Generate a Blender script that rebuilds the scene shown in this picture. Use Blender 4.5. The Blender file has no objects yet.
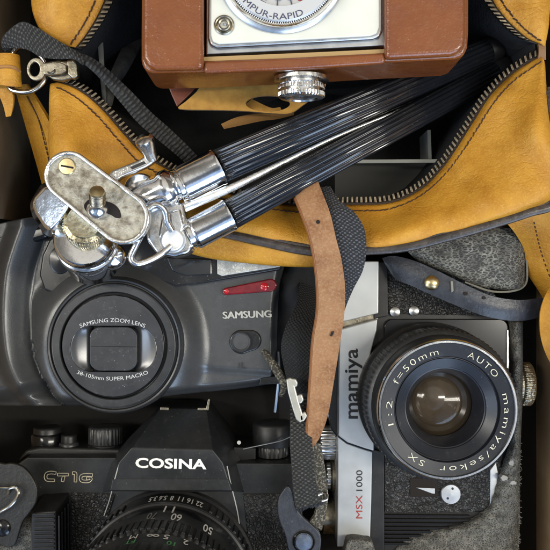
import bpy, bmesh, math, random
from mathutils import Vector, Matrix
random.seed(7)
D = bpy.data
SC = bpy.context.scene
COL = SC.collection

# ------------------------------------------------------------------ camera, world, lamps
U = 0.0005            # one model unit is half a millimetre
H = 800.0             # camera height over the reference level, in model units
cam = D.objects.new('camera', D.cameras.new('camera'))
COL.objects.link(cam)
cam.location = (0, 0, H * U)
cam.data.sensor_width = 36
cam.data.angle = 2 * math.atan(275.0 / H)
cam.data.clip_start = 0.01
cam.data.clip_end = 50
SC.camera = cam

wd = D.worlds.new('World'); SC.world = wd; wd.use_nodes = True
bg = wd.node_tree.nodes['Background']
bg.inputs['Strength'].default_value = 0.62
def room_light():
    # an indoor surround: pale ceiling with fixtures, dim walls, a cool window side
    nt = wd.node_tree; N = nt.nodes; L = nt.links
    tc = N.new('ShaderNodeTexCoord'); sp = N.new('ShaderNodeSeparateXYZ'); L.new(tc.outputs['Generated'], sp.inputs[0])
    def ramp(src, els):
        r = N.new('ShaderNodeValToRGB')
        while len(r.color_ramp.elements) < len(els): r.color_ramp.elements.new(0.5)
        for e, (p, c) in zip(r.color_ramp.elements, els): e.position = p; e.color = (*c, 1)
        L.new(src, r.inputs['Fac']); return r.outputs['Color']
    def mr(src):
        m = N.new('ShaderNodeMapRange'); m.inputs['From Min'].default_value = -1; L.new(src, m.inputs['Value']); return m.outputs[0]
    up = ramp(mr(sp.outputs['Z']), [(0.0, (0.08, 0.072, 0.064)), (0.48, (0.12, 0.112, 0.105)), (0.58, (0.26, 0.255, 0.25)), (0.72, (0.62, 0.615, 0.60)), (0.86, (1.05, 1.04, 1.0)), (1.0, (1.08, 1.08, 1.05))])
    side = ramp(mr(sp.outputs['Y']), [(0.0, (0.75, 1.15, 1.9)), (0.24, (0.7, 0.95, 1.45)), (0.40, (0.8, 0.86, 0.95)), (0.6, (1.0, 0.97, 0.92)), (1.0, (0.8, 0.7, 0.6))])
    mx = N.new('ShaderNodeMix'); mx.data_type = 'RGBA'; mx.blend_type = 'MULTIPLY'; mx.inputs[0].default_value = 1.0
    L.new(up, mx.inputs[6]); L.new(side, mx.inputs[7])
    # dark ceiling bands added for reflections and the shade of somebody leaning over the box
    def mt(op, a, b):
        x = N.new('ShaderNodeMath'); x.operation = op
        for i, q in enumerate((a, b)):
            if isinstance(q, (int, float)): x.inputs[i].default_value = q
            else: L.new(q, x.inputs[i])
        return x.outputs[0]
    zc = mt('MAXIMUM', sp.outputs['Z'], 0.08)
    gx_ = mt('DIVIDE', sp.outputs['X'], zc); gy_ = mt('DIVIDE', sp.outputs['Y'], zc)
    added_band = mt('SINE', mt('MULTIPLY', mt('ADD', gx_, mt('MULTIPLY', gy_, 0.25)), 4.2), 0)
    bm_ = ramp(mr(added_band), [(0.0, (0.30, 0.30, 0.30)), (0.22, (0.5, 0.5, 0.5)), (0.36, (1.1, 1.1, 1.1)), (1.0, (1.1, 1.1, 1.1))])
    dx = mt('SUBTRACT', gx_, 0.05); dy = mt('ADD', gy_, 0.30)
    dd = mt('ADD', mt('MULTIPLY', dx, dx), mt('MULTIPLY', mt('MULTIPLY', dy, dy), 0.5))
    per = ramp(mt('MULTIPLY', dd, 4.0), [(0.0, (0.22, 0.22, 0.23)), (0.08, (0.36, 0.36, 0.37)), (0.20, (1, 1, 1)), (1.0, (1, 1, 1))])
    last = mx.outputs[2]
    for src in (bm_, per):
        m2 = N.new('ShaderNodeMix'); m2.data_type = 'RGBA'; m2.blend_type = 'MULTIPLY'; m2.inputs[0].default_value = 1.0
        L.new(last, m2.inputs[6]); L.new(src, m2.inputs[7]); last = m2.outputs[2]
    L.new(last, bg.inputs['Color'])
room_light()

def lamp(name, loc, target, sx, sy, power, col):
    l = D.lights.new(name, 'AREA'); l.shape = 'RECTANGLE'; l.size = sx; l.size_y = sy
    l.energy = power; l.color = col
    o = D.objects.new(name, l); COL.objects.link(o); o.location = loc
    o.rotation_euler = (Vector(target) - Vector(loc)).to_track_quat('-Z', 'Y').to_euler()
    return o
lamp('ceiling_tube_lamp', (1.15, -0.05, 1.45), (0, 0, 0), 0.16, 1.3, 21, (1.0, 0.95, 0.84))
lamp('ceiling_tube_lamp', (-1.15, 0.25, 1.45), (0, 0, 0), 0.16, 1.3, 17, (1.0, 0.95, 0.84))
lamp('window_lamp', (0.75, -1.3, 0.95), (0, 0, 0), 1.3, 0.9, 20, (0.58, 0.75, 1.0))
lamp('window_lamp', (-1.25, -0.55, 0.95), (0, 0, 0), 0.8, 0.8, 10, (0.66, 0.80, 1.0))

SC.view_settings.view_transform = 'Standard'
SC.view_settings.look = 'None'
SC.view_settings.exposure = 0.0
SC.view_settings.gamma = 1.0
SC.render.engine = 'CYCLES'
try:
    SC.cycles.use_denoising = True
    SC.cycles.caustics_reflective = False
    SC.cycles.caustics_refractive = False
    SC.cycles.sample_clamp_indirect = 4.0
    SC.cycles.max_bounces = 8
except Exception:
    pass

# ------------------------------------------------------------------ geometry helpers
def W(px, py, z=0.0):
    """A photo point lying at height z -> its place in model units."""
    k = (H - z) / H
    return Vector(((px - 275.0) * k, (275.0 - py) * k, z))

def cr(a, b, c, d, t):
    return tuple(0.5 * (2*b[i] + (c[i]-a[i])*t + (2*a[i]-5*b[i]+4*c[i]-d[i])*t*t + (3*b[i]-a[i]-3*c[i]+d[i])*t**3) for i in range(len(b)))

def spline(pts, n, closed=False):
    """n points along a Catmull-Rom curve through pts (even in control index)."""
    m = len(pts); out = []
    segs = m if closed else m - 1
    for k in range(n):
        s = segs * k / (n if closed else (n - 1))
        i = min(int(s), segs - 1); t = s - i
        if closed:
            out.append(cr(pts[(i-1) % m], pts[i], pts[(i+1) % m], pts[(i+2) % m], t))
        else:
            a = pts[i-1] if i > 0 else tuple(2*pts[0][q]-pts[1][q] for q in range(len(pts[0])))
            d = pts[i+2] if i + 2 < m else tuple(2*pts[-1][q]-pts[-2][q] for q in range(len(pts[0])))
            out.append(cr(a, pts[i], pts[i+1], d, t))
    return out

def root_of(o):
    while o.parent: o = o.parent
    return o

def make(name, verts, faces, mat, parent=None, bevel=0, segs=3, sharp=35, uvs=None, solid=0, subsurf=0, base=None, soff=-1.0):
    me = D.meshes.new(name)
    org = Vector((0, 0, 0))
    if parent is not None:
        org = Vector(root_of(parent).location) / U
    else:
        zs = [v[2] for v in verts]
        org = Vector((sum(v[0] for v in verts)/len(verts), sum(v[1] for v in verts)/len(verts), min(zs)))
    me.from_pydata([tuple((Vector(v) - org) * U) for v in verts], [], faces)
    if uvs:
        ul = me.uv_layers.new(name='UVMap')
        for l in me.loops:
            ul.data[l.index].uv = uvs[l.vertex_index]
    bm = bmesh.new(); bm.from_mesh(me)
    if solid == 0 or bevel:
        bmesh.ops.recalc_face_normals(bm, faces=bm.faces)
    bm.to_mesh(me); bm.free()
    me.validate()
    for p in me.polygons: p.use_smooth = True
    if not bevel and sharp: me.set_sharp_from_angle(angle=math.radians(sharp))
    me.materials.append(mat)
    o = D.objects.new(name, me); COL.objects.link(o)
    if parent is not None: o.parent = parent
    else: o.location = org * U
    if solid:
        s = o.modifiers.new('solid', 'SOLIDIFY'); s.thickness = solid * U; s.offset = soff
    if bevel:
        b = o.modifiers.new('bevel', 'BEVEL'); b.width = bevel * U; b.segments = segs
        b.limit_method = 'ANGLE'; b.angle_limit = math.radians(32); b.use_clamp_overlap = True
        w = o.modifiers.new('wn', 'WEIGHTED_NORMAL'); w.keep_sharp = True
    if subsurf:
        s = o.modifiers.new('sub', 'SUBSURF'); s.levels = subsurf; s.render_levels = subsurf
    return o

class MB:
    """collects several shapes into one mesh"""
    def __init__(s): s.v = []; s.f = []
    def add(s, vf):
        n = len(s.v); s.v += [Vector(q) for q in vf[0]]; s.f += [tuple(i + n for i in f) for f in vf[1]]; return s
    def build(s, name, mat, parent=None, **k): return make(name, s.v, s.f, mat, parent, **k)

def thing(name, label, cat, px, py, z, group=None):
    o = D.objects.new(name, None); COL.objects.link(o)
    o.empty_display_size = 0.01
    o.location = W(px, py, z) * U
    o['label'] = label; o['category'] = cat
    if group: o['group'] = group
    return o

def tag(o, label, cat, group=None):
    o['label'] = label; o['category'] = cat
    if group: o['group'] = group
    return o

def g_prism(poly, zt, zb, smooth=0, taper=0.0):
    """outline as it is seen at its top height, extruded straight down"""
    if smooth: poly = spline(poly, smooth, True)
    n = len(poly)
    top = [W(p[0], p[1], p[2] if len(p) > 2 else zt) for p in poly]
    c = sum(top, Vector()) / n
    bot = [Vector((p.x + (p.x-c.x)*taper, p.y + (p.y-c.y)*taper, zb)) for p in top]
    f = [tuple(range(n)), tuple(range(2*n-1, n-1, -1))]
    for i in range(n):
        j = (i+1) % n; f.append((i, n+i, n+j, j))
    return top + bot, f

def g_frustum(pt, zt, pb, zb):
    n = len(pt)
    v = [W(p[0], p[1], p[2] if len(p) > 2 else zt) for p in pt] + [W(p[0], p[1], p[2] if len(p) > 2 else zb) for p in pb]
    f = [tuple(range(n)), tuple(range(2*n-1, n-1, -1))]
    for i in range(n):
        j = (i+1) % n; f.append((i, n+i, n+j, j))
    return v, f

def g_ring(outer, inner, zt, zb):
    n = len(outer)
    a = [W(p[0], p[1], zt) for p in outer]; b = [W(p[0], p[1], zt) for p in inner]
    v = a + b + [Vector((p.x, p.y, zb)) for p in a] + [Vector((p.x, p.y, zb)) for p in b]
    f = []
    for i in range(n):
        j = (i+1) % n
        f += [(i, j, n+j, n+i), (2*n+i, 3*n+i, 3*n+j, 2*n+j), (i, 2*n+i, 2*n+j, j), (n+i, n+j, 3*n+j, 3*n+i)]
    return v, f

def basis(axis):
    a = Vector(axis).normalized()
    r = Vector((0, 0, 1)) if abs(a.z) < 0.9 else Vector((1, 0, 0))
    e1 = r.cross(a).normalized(); e2 = a.cross(e1).normalized()
    return a, e1, e2

def g_lathe(profile, org, axis=(0, 0, 1), seg=64, mod=None, cap=True, sx=1.0, sy=1.0, ang=None):
    """profile of (radius, distance along axis)"""
    a, e1, e2 = basis(axis)
    if abs(a.z) > 0.999: e1 = Vector((1, 0, 0)); e2 = Vector((0, 1, 0)) if a.z > 0 else Vector((0, -1, 0))
    org = Vector(org); v = []; f = []; n = len(profile)
    for k, (r, h) in enumerate(profile):
        for i in range(seg):
            t = 2*math.pi*i/seg
            rr = mod(t, k, r) if mod else r
            v.append(org + a*h + e1*(rr*math.cos(t)*sx) + e2*(rr*math.sin(t)*sy))
    for k in range(n-1):
        for i in range(seg):
            j = (i+1) % seg
            f.append((k*seg+i, k*seg+j, (k+1)*seg+j, (k+1)*seg+i))
    if cap:
        if profile[0][0] > 0.01: f.append(tuple(range(seg-1, -1, -1)))
        if profile[-1][0] > 0.01: f.append(tuple((n-1)*seg+i for i in range(seg)))
    return v, f

def g_rod(p0, p1, r0, r1, seg=24, mod=None):
    p0 = Vector(p0); p1 = Vector(p1)
    return g_lathe([(r0, 0), (r1, (p1-p0).length)], p0, p1-p0, seg, mod)

def g_tube(pts, r, seg=8, n=0, closed=False, flat=1.0):
    pts = [tuple(p) for p in pts]
    if n: pts = spline(pts, n, closed)
    pts = [Vector(p) for p in pts]; m = len(pts); v = []; f = []
    nrm = None
    for k, p in enumerate(pts):
        if closed: d = pts[(k+1) % m] - pts[k-1]
        else: d = pts[min(k+1, m-1)] - pts[max(k-1, 0)]
        d.normalize()
        if nrm is None:
            nrm = d.cross(Vector((0, 0, 1)))
            if nrm.length < 1e-4: nrm = d.cross(Vector((1, 0, 0)))
        nrm = (nrm - d*nrm.dot(d)).normalized()
        b = d.cross(nrm)
        rr = r(k/(m-1)) if callable(r) else r
        for i in range(seg):
            t = 2*math.pi*i/seg
            v.append(p + nrm*(rr*math.cos(t)) + b*(rr*flat*math.sin(t)))
    for k in range(m if closed else m-1):
        k2 = (k+1) % m
        for i in range(seg):
            j = (i+1) % seg
            f.append((k*seg+i, k*seg+j, k2*seg+j, k2*seg+i))
    if not closed:
        f.append(tuple(range(seg-1, -1, -1))); f.append(tuple((m-1)*seg+i for i in range(seg)))
    return v, f

def grid_pts(ctrl, nu, nv, zf=None):
    """ctrl: rows of (px,py,z); smooth surface through them, returned as [row][col] photo points"""
    rows = [spline(r, nu) for r in ctrl]
    cols = [spline([r[i] for r in rows], nv) for i in range(nu)]
    out = []
    for j in range(nv):
        line = []
        for i in range(nu):
            x, y, z = cols[i][j]
            if zf: z = zf(x, y, z, i/(nu-1), j/(nv-1))
            line.append((x, y, z))
        out.append(line)
    return out

def grid(name, ctrl, nu, nv, mat, parent=None, zf=None, solid=0, skirt=None, sharp=0, flip=False, soff=-1.0, subsurf=0):
    g = grid_pts(ctrl, nu, nv, zf)
    v = [W(*p) for r in g for p in r]
    f = []; uv = [None]*len(v)
    for j in range(nv):
        acc = 0
        for i in range(nu):
            if i: acc += (v[j*nu+i]-v[j*nu+i-1]).length
            uv[j*nu+i] = [acc, 0]
    for i in range(nu):
        acc = 0
        for j in range(nv):
            if j: acc += (v[j*nu+i]-v[(j-1)*nu+i]).length
            uv[j*nu+i][1] = acc
    for j in range(nv-1):
        for i in range(nu-1):
            q = (j*nu+i, (j+1)*nu+i, (j+1)*nu+i+1, j*nu+i+1)
            f.append(q[::-1] if flip else q)
    nz = 0.0
    for q in f:
        nz += (v[q[1]]-v[q[0]]).cross(v[q[2]]-v[q[0]]).z
    if nz < 0: f = [q[::-1] for q in f]
    if skirt is not None:
        loop = [i for i in range(nu)] + [j*nu+nu-1 for j in range(1, nv)] + [(nv-1)*nu+i for i in range(nu-2, -1, -1)] + [j*nu for j in range(nv-2, 0, -1)]
        n0 = len(v); m = len(loop)
        for q in loop:
            v.append(Vector((v[q].x, v[q].y, skirt))); uv.append(uv[q])
        for k in range(m):
            k2 = (k+1) % m
            f.append((loop[k], loop[k2], n0+k2, n0+k))
        f.append(tuple(range(n0, n0+m)))
    return make(name, v, f, mat, parent, uvs=uv, solid=solid, sharp=sharp, soff=soff, subsurf=subsurf)

def strip(name, pairs, thick, mat, parent=None, n=60, m=5, crown=0.0, wob=0.0):
    """a band through pairs of edge points"""
    ctrl = []
    for a, b in pairs:
        ctrl.append([a, ((a[0]+b[0])/2, (a[1]+b[1])/2, (a[2]+b[2])/2 + crown), b])
    rows = grid_pts(ctrl, m, n, (lambda x, y, z, u, v: z + wob*math.sin(9*v+3*u)) if wob else None)
    v = [W(*p) for r in rows for p in r]
    # force the top side up: shell hangs below the traced surface
    uv = []; acc = 0
    for j in range(n):
        if j: acc += (v[j*m+m//2]-v[(j-1)*m+m//2]).length
        w = 0
        for i in range(m):
            if i: w += (v[j*m+i]-v[j*m+i-1]).length
            uv.append((w, acc))
    nrm = []
    for j in range(n):
        for i in range(m):
            du = v[j*m+min(i+1, m-1)] - v[j*m+max(i-1, 0)]
            dv = v[min(j+1, n-1)*m+i] - v[max(j-1, 0)*m+i]
            q = du.cross(dv)
            if q.length < 1e-6: q = Vector((0, 0, 1))
            q.normalize()
            nrm.append(q)
    s = 1 if sum(q.z for q in nrm) > 0 else -1
    N = n*m
    vv = v + [v[k] - nrm[k]*(s*thick) for k in range(N)]
    f = []
    for j in range(n-1):
        for i in range(m-1):
            a = j*m+i
            f += [(a, a+1, a+m+1, a+m), (N+a, N+a+m, N+a+m+1, N+a+1)]
        f += [(j*m, (j+1)*m, N+(j+1)*m, N+j*m), (j*m+m-1, N+j*m+m-1, N+(j+1)*m+m-1, (j+1)*m+m-1)]
    for i in range(m-1):
        a = (n-1)*m+i
        f += [(i, N+i, N+i+1, i+1), (a, a+1, N+a+1, N+a)]
    return make(name, vv, f, mat, parent, uvs=uv+uv, sharp=50)

def circ(cx, cy, r, n=48, ry=None, a0=0, a1=360):
    ry = ry or r; full = abs(a1-a0) >= 360
    k = n if full else n-1
    return [(cx+r*math.cos(math.radians(a0+(a1-a0)*i/k)), cy+ry*math.sin(math.radians(a0+(a1-a0)*i/k))) for i in range(n)]

def rrect(x0, y0, x1, y1, r, n=6):
    out = []
    for cx, cy, a in ((x1-r, y1-r, 0), (x0+r, y1-r, 90), (x0+r, y0+r, 180), (x1-r, y0+r, 270)):
        for i in range(n+1):
            t = math.radians(a+90*i/n); out.append((cx+r*math.cos(t), cy+r*math.sin(t)))
    return out

def stadium(ax, ay, ra, bx, by, rb, n=20):
    t = math.atan2(by-ay, bx-ax); out = []
    for i in range(n+1):
        a = t + math.pi/2 + math.pi*i/n; out.append((ax+ra*math.cos(a), ay+ra*math.sin(a)))
    p0 = out[-1]; p1 = (bx+rb*math.cos(t-math.pi/2), by+rb*math.sin(t-math.pi/2))
    for i in range(1, 8): out.append((p0[0]+(p1[0]-p0[0])*i/8, p0[1]+(p1[1]-p0[1])*i/8))
    for i in range(n+1):
        a = t - math.pi/2 + math.pi*i/n; out.append((bx+rb*math.cos(a), by+rb*math.sin(a)))
    p0 = out[-1]; p1 = out[0]
    for i in range(1, 8): out.append((p0[0]+(p1[0]-p0[0])*i/8, p0[1]+(p1[1]-p0[1])*i/8))
    return out

# ---- lettering
def glyphs(s, bold=0.0, spacing=1.0):
    c = D.curves.new('text', 'FONT'); c.body = s; c.size = 1.0; c.resolution_u = 3
    c.offset = bold; c.space_character = spacing; c.dimensions = '2D'; c.fill_mode = 'FRONT'
    o = D.objects.new('text', c); COL.objects.link(o)
    dg = bpy.context.evaluated_depsgraph_get()
    me = D.meshes.new_from_object(o.evaluated_get(dg))
    v = [(q.co.x, q.co.y) for q in me.vertices]; f = [tuple(p.vertices) for p in me.polygons]
    D.objects.remove(o); D.curves.remove(c); D.meshes.remove(me)
    return v, f
_cap = glyphs('H'); CAP = max(q[1] for q in _cap[0])

def g_text(s, mapf, bold=0.0, spacing=1.0):
    """mapf takes (fraction along the word, height in caps) -> model point"""
    v, f = glyphs(s, bold, spacing)
    x0 = min(q[0] for q in v); x1 = max(q[0] for q in v)
    return [mapf((q[0]-x0)/(x1-x0), q[1]/CAP) for q in v], f

def text_line(s, a, b, cap, z, bold=0.0, spacing=1.0, slant=0):
    dx, dy = b[0]-a[0], b[1]-a[1]; L = math.hypot(dx, dy); nx, ny = dy/L, -dx/L
    return g_text(s, lambda t, y: W(a[0]+dx*t+nx*cap*y+dx/L*slant*y, a[1]+dy*t+ny*cap*y+dy/L*slant*y, z), bold, spacing)

def text_arc(s, cx, cy, r, a0, a1, cap, z, bold=0.0, spacing=1.0):
    """angles clockwise from the top; tops outward when a1>a0, inward otherwise"""
    sg = 1 if a1 > a0 else -1
    def m(t, y):
        a = math.radians(a0+(a1-a0)*t); q = r+sg*cap*y
        return W(cx+q*math.sin(a), cy-q*math.cos(a), z)
    return g_text(s, m, bold, spacing)

# ------------------------------------------------------------------ materials
def mat(name, col, rough=0.5, metal=0.0, col2=None, vsize=20, vlo=0.4, vhi=0.7, bump=None, bump2=None, dust=0.0, dustcol=(0.5, 0.5, 0.48), dsize=2.0,
        coat=0.0, spec=0.5, sheen=0.0, rvar=0.0, trans=0.0, weave=None, wear=None, col3=None, crack=None, aniso=None):
    m = D.materials.new(name); m.use_nodes = True; nt = m.node_tree; N = nt.nodes; L = nt.links
    p = N['Principled BSDF']
    p.inputs['Roughness'].default_value = rough; p.inputs['Metallic'].default_value = metal
    p.inputs['Coat Weight'].default_value = coat; p.inputs['Coat Roughness'].default_value = 0.12
    p.inputs['Specular IOR Level'].default_value = spec
    p.inputs['Sheen Weight'].default_value = sheen
    p.inputs['Transmission Weight'].default_value = trans
    tc = N.new('ShaderNodeTexCoord')
    obj = tc.outputs['Object']
    def noise(size, detail=4, rough_=0.6, src=None):
        n = N.new('ShaderNodeTexNoise'); n.inputs['Scale'].default_value = 1/(size*U); n.inputs['Detail'].default_value = detail
        n.inputs['Roughness'].default_value = rough_; L.new(src or obj, n.inputs['Vector']); return n.outputs['Fac']
    def ramp(src, lo, hi, a=(0, 0, 0, 1), b=(1, 1, 1, 1)):
        r = N.new('ShaderNodeValToRGB'); r.color_ramp.elements[0].position = lo; r.color_ramp.elements[1].position = hi
        r.color_ramp.elements[0].color = a; r.color_ramp.elements[1].color = b; L.new(src, r.inputs['Fac']); return r.outputs['Color']
    def mix(fac, a, b):
        x = N.new('ShaderNodeMix'); x.data_type = 'RGBA'
        if isinstance(fac, (int, float)): x.inputs[0].default_value = fac
        else: L.new(fac, x.inputs[0])
        for s, q in ((6, a), (7, b)):
            if isinstance(q, tuple): x.inputs[s].default_value = (*q[:3], 1)
            else: L.new(q, x.inputs[s])
        return x.outputs[2]
    def mth(op, a, b):
        x = N.new('ShaderNodeMath'); x.operation = op
        for i, q in enumerate((a, b)):
            if isinstance(q, (int, float)): x.inputs[i].default_value = q
            else: L.new(q, x.inputs[i])
        return x.outputs[0]
    c = tuple(col)
    if col2: c = mix(ramp(noise(vsize), vlo, vhi), c, tuple(col2))
    if col3: c = mix(ramp(noise(col3[1], 5, 0.65), col3[2], col3[3]), c, tuple(col3[0]))
    hgt = []
    if crack:     # (cell size, pale colour, width, amount): worn grain with pale creases
        v = N.new('ShaderNodeTexVoronoi'); v.feature = 'DISTANCE_TO_EDGE'; v.inputs['Scale'].default_value = 1/(crack[0]*U)
        mp = N.new('ShaderNodeMapping'); mp.inputs['Scale'].default_value = crack[4] if len(crack) > 4 else (1, 1, 1)
        nn = N.new('ShaderNodeTexNoise'); nn.inputs['Scale'].default_value = 1/(crack[0]*1.7*U); L.new(obj, nn.inputs['Vector'])
        vm = N.new('ShaderNodeVectorMath'); vm.operation = 'MULTIPLY_ADD'
        L.new(nn.outputs['Color'], vm.inputs[0]); vm.inputs[1].default_value = (crack[0]*0.75*U,)*3; L.new(obj, vm.inputs[2])
        L.new(vm.outputs[0], mp.inputs['Vector']); L.new(mp.outputs[0], v.inputs['Vector'])
        ln = ramp(v.outputs['Distance'], 0.0, crack[2], (1, 1, 1, 1), (0, 0, 0, 1))
        ln2 = mth('MULTIPLY', ln, mth('MULTIPLY', ramp(noise(crack[0]*5), 0.3, 0.62), crack[3]))
        c = mix(ln2, c, tuple(crack[1]))
        hgt.append((ramp(v.outputs['Distance'], 0.0, crack[2]*1.4), 0.5))
    if wear:      # (colour, size, lo, hi)
        c = mix(ramp(noise(wear[1], 6, 0.7), wear[2], wear[3]), c, tuple(wear[0]))
    if weave:     # (brick width, row height, thread colour, gap colour)
        wn = N.new('ShaderNodeTexNoise'); wn.inputs['Scale'].default_value = 0.11; wn.inputs['Detail'].default_value = 4; L.new(tc.outputs['UV'], wn.inputs['Vector'])
        wv = N.new('ShaderNodeVectorMath'); wv.operation = 'MULTIPLY_ADD'; L.new(wn.outputs['Color'], wv.inputs[0]); wv.inputs[1].default_value = (5.0, 5.0, 0); L.new(tc.outputs['UV'], wv.inputs[2])
        su = N.new('ShaderNodeSeparateXYZ'); L.new(wv.outputs[0], su.inputs[0])
        if weave[4] == 'rib':
            h0 = mth('ABSOLUTE', mth('SINE', mth('MULTIPLY', su.outputs['Y'], math.pi/weave[1]), 0), 0)
            h1 = mth('MULTIPLY', h0, mth('ADD', 0.55, mth('MULTIPLY', 0.45, mth('ABSOLUTE', mth('SINE', mth('MULTIPLY', su.outputs['X'], math.pi/weave[0]), 0), 0))))
        else:
            a_ = mth('SINE', mth('MULTIPLY', su.outputs['X'], math.pi/weave[0]), 0)
            b_ = mth('SINE', mth('MULTIPLY', su.outputs['Y'], math.pi/weave[1]), 0)
            h1 = mth('ADD', 0.5, mth('MULTIPLY', 0.5, mth('MULTIPLY', a_, b_)))
        uvn = N.new('ShaderNodeTexNoise'); uvn.inputs['Scale'].default_value = 0.35; uvn.inputs['Detail'].default_value = 4; L.new(tc.outputs['UV'], uvn.inputs['Vector'])
        k_ = mth('MULTIPLY', ramp(h1, 0.50, 0.98), ramp(uvn.outputs['Fac'], 0.22, 0.72))
        c = mix(k_, tuple(weave[3]), tuple(weave[2]))
        hgt.append((h1, 0.8))
    if dust:
        v = N.new('ShaderNodeTexVoronoi'); v.inputs['Scale'].default_value = 1/(dsize*3.2*U); L.new(obj, v.inputs['Vector'])
        pts = ramp(v.outputs['Distance'], 0.05, 0.13, (1, 1, 1, 1), (0, 0, 0, 1))
        sel = ramp(noise(dsize*9, 5), 0.46, 0.62)
        film = mth('MULTIPLY', ramp(noise(38, 6), 0.45, 0.85), 0.055)
        smear = mth('MULTIPLY', ramp(noise(7, 8, 0.75), 0.56, 0.74), 0.13)
        d = mth('MULTIPLY', mth('ADD', mth('MULTIPLY', mth('MULTIPLY', pts, sel), 0.7), mth('ADD', film, smear)), dust)
        c = mix(d, c, tuple(dustcol))
    if isinstance(c, tuple): p.inputs['Base Color'].default_value = (*c[:3], 1)
    else: L.new(c, p.inputs['Base Color'])
    if rvar:
        r = ramp(noise(18, 6), 0.3, 0.75)
        mr = N.new('ShaderNodeMapRange'); mr.inputs['To Min'].default_value = max(0.02, rough-rvar); mr.inputs['To Max'].default_value = rough+rvar
        L.new(r, mr.inputs['Value']); L.new(mr.outputs[0], p.inputs['Roughness'])
    for b in (bump, bump2):
        if not b: continue
        kind, size, dist = b
        if kind == 'noise': h = noise(size, 5)
        elif kind == 'cells':
            v = N.new('ShaderNodeTexVoronoi'); v.feature = 'SMOOTH_F1'; v.inputs['Scale'].default_value = 1/(size*U); L.new(obj, v.inputs['Vector'])
            h = mth('SUBTRACT', 1.0, v.outputs['Distance'])
        elif kind == 'edge':
            v = N.new('ShaderNodeTexVoronoi'); v.feature = 'DISTANCE_TO_EDGE'; v.inputs['Scale'].default_value = 1/(size*U)
            nn = N.new('ShaderNodeTexNoise'); nn.inputs['Scale'].default_value = 1/(size*1.5*U); L.new(obj, nn.inputs['Vector'])
            vm = N.new('ShaderNodeVectorMath'); vm.operation = 'MULTIPLY_ADD'
            L.new(nn.outputs['Color'], vm.inputs[0]); vm.inputs[1].default_value = (size*1.3*U,)*3; L.new(obj, vm.inputs[2])
            L.new(vm.outputs[0], v.inputs['Vector']); h = ramp(v.outputs['Distance'], 0.0, 0.28)
        elif kind == 'crease':
            # long fine wrinkles, here and there
            mp = N.new('ShaderNodeMapping'); mp.inputs['Rotation'].default_value = (0, 0, 0.6); mp.inputs['Scale'].default_value = (1.0, 2.6, 1.0)
            nn = N.new('ShaderNodeTexNoise'); nn.inputs['Scale'].default_value = 1/(size*1.2*U); nn.inputs['Detail'].default_value = 3; L.new(obj, nn.inputs['Vector'])
            vm = N.new('ShaderNodeVectorMath'); vm.operation = 'MULTIPLY_ADD'
            L.new(nn.outputs['Color'], vm.inputs[0]); vm.inputs[1].default_value = (size*1.6*U,)*3; L.new(obj, vm.inputs[2]); L.new(vm.outputs[0], mp.inputs['Vector'])
            v = N.new('ShaderNodeTexVoronoi'); v.feature = 'DISTANCE_TO_EDGE'; v.inputs['Scale'].default_value = 1/(size*U); L.new(mp.outputs[0], v.inputs['Vector'])
            h = mth('MULTIPLY', mth('SUBTRACT', ramp(v.outputs['Distance'], 0.0, 0.12), 1.0), ramp(noise(size*3.2, 3), 0.42, 0.62))
        hgt.append((h, dist))
    prev = None
    for h, dist in hgt:
        bn = N.new('ShaderNodeBump'); bn.inputs['Distance'].default_value = dist*U; bn.inputs['Strength'].default_value = 1.0
        L.new(h, bn.inputs['Height'])
        if prev is not None: L.new(prev, bn.inputs['Normal'])
        prev = bn.outputs['Normal']
    if prev is not None: L.new(prev, p.inputs['Normal'])
    return m

OCHRE = (0.54, 0.260, 0.028)
M = {}
M['cardboard'] = mat('cardboard', (0.46, 0.33, 0.20), 0.9, col2=(0.38, 0.265, 0.155), vsize=60, bump=('noise', 3, 0.3))
M['shade_sheet'] = mat('black_gap_shade', (0.012, 0.011, 0.010), 0.9, bump=('noise', 8, 1.0))
M['card_dark'] = mat('dark_cardboard', (0.17, 0.115, 0.06), 0.9, col2=(0.12, 0.08, 0.04), vsize=50, bump=('noise', 3, 0.3))
M['table'] = mat('table_wood', (0.25, 0.17, 0.10), 0.6, col2=(0.18, 0.11, 0.06), vsize=90)
M['ochre'] = mat('ochre_leather', OCHRE, 0.5, col3=((0.36, 0.150, 0.012), 58, 0.52, 0.78), col2=(0.37, 0.150, 0.010), vsize=34, vlo=0.38, vhi=0.72, bump=('edge', 3.0, 0.12), bump2=('crease', 17, 0.24), wear=((0.60, 0.33, 0.05), 2.4, 0.50, 0.82), rvar=0.08, spec=0.35)
M['ochre_edge'] = mat('ochre_leather_cut_edge', (0.36, 0.17, 0.05), 0.8, bump=('noise', 2, 0.4))
M['brown_end'] = mat('brown_end_leather', (0.22, 0.115, 0.05), 0.7, bump=('noise', 2, 0.4))
M['fold_shaded'] = mat('shaded_suede', (0.26, 0.13, 0.035), 0.95, bump=('noise', 2, 0.5))  # ochre suede with its shadow mixed into the colour
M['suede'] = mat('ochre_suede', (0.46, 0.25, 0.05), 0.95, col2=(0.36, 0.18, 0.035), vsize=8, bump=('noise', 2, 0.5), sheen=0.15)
M['stitch'] = mat('brown_thread', (0.045, 0.018, 0.008), 0.8)
M['pipe'] = mat('dark_piping', (0.026, 0.020, 0.017), 0.36, col2=(0.075, 0.058, 0.048), vsize=8, bump=('noise', 3, 0.5), coat=0.25)
M['lining'] = mat('dark_lining', (0.020, 0.020, 0.021), 0.85, bump=('noise', 16, 3.0), bump2=('noise', 2, 0.5), spec=0.2)
M['tape'] = mat('zipper_tape', (0.045, 0.030, 0.022), 0.9, bump=('noise', 1.5, 0.3))
M['teeth'] = mat('aged_zipper_metal', (0.20, 0.165, 0.115), 0.42, 1.0, col2=(0.09, 0.07, 0.048), vsize=4, rvar=0.1)
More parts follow.
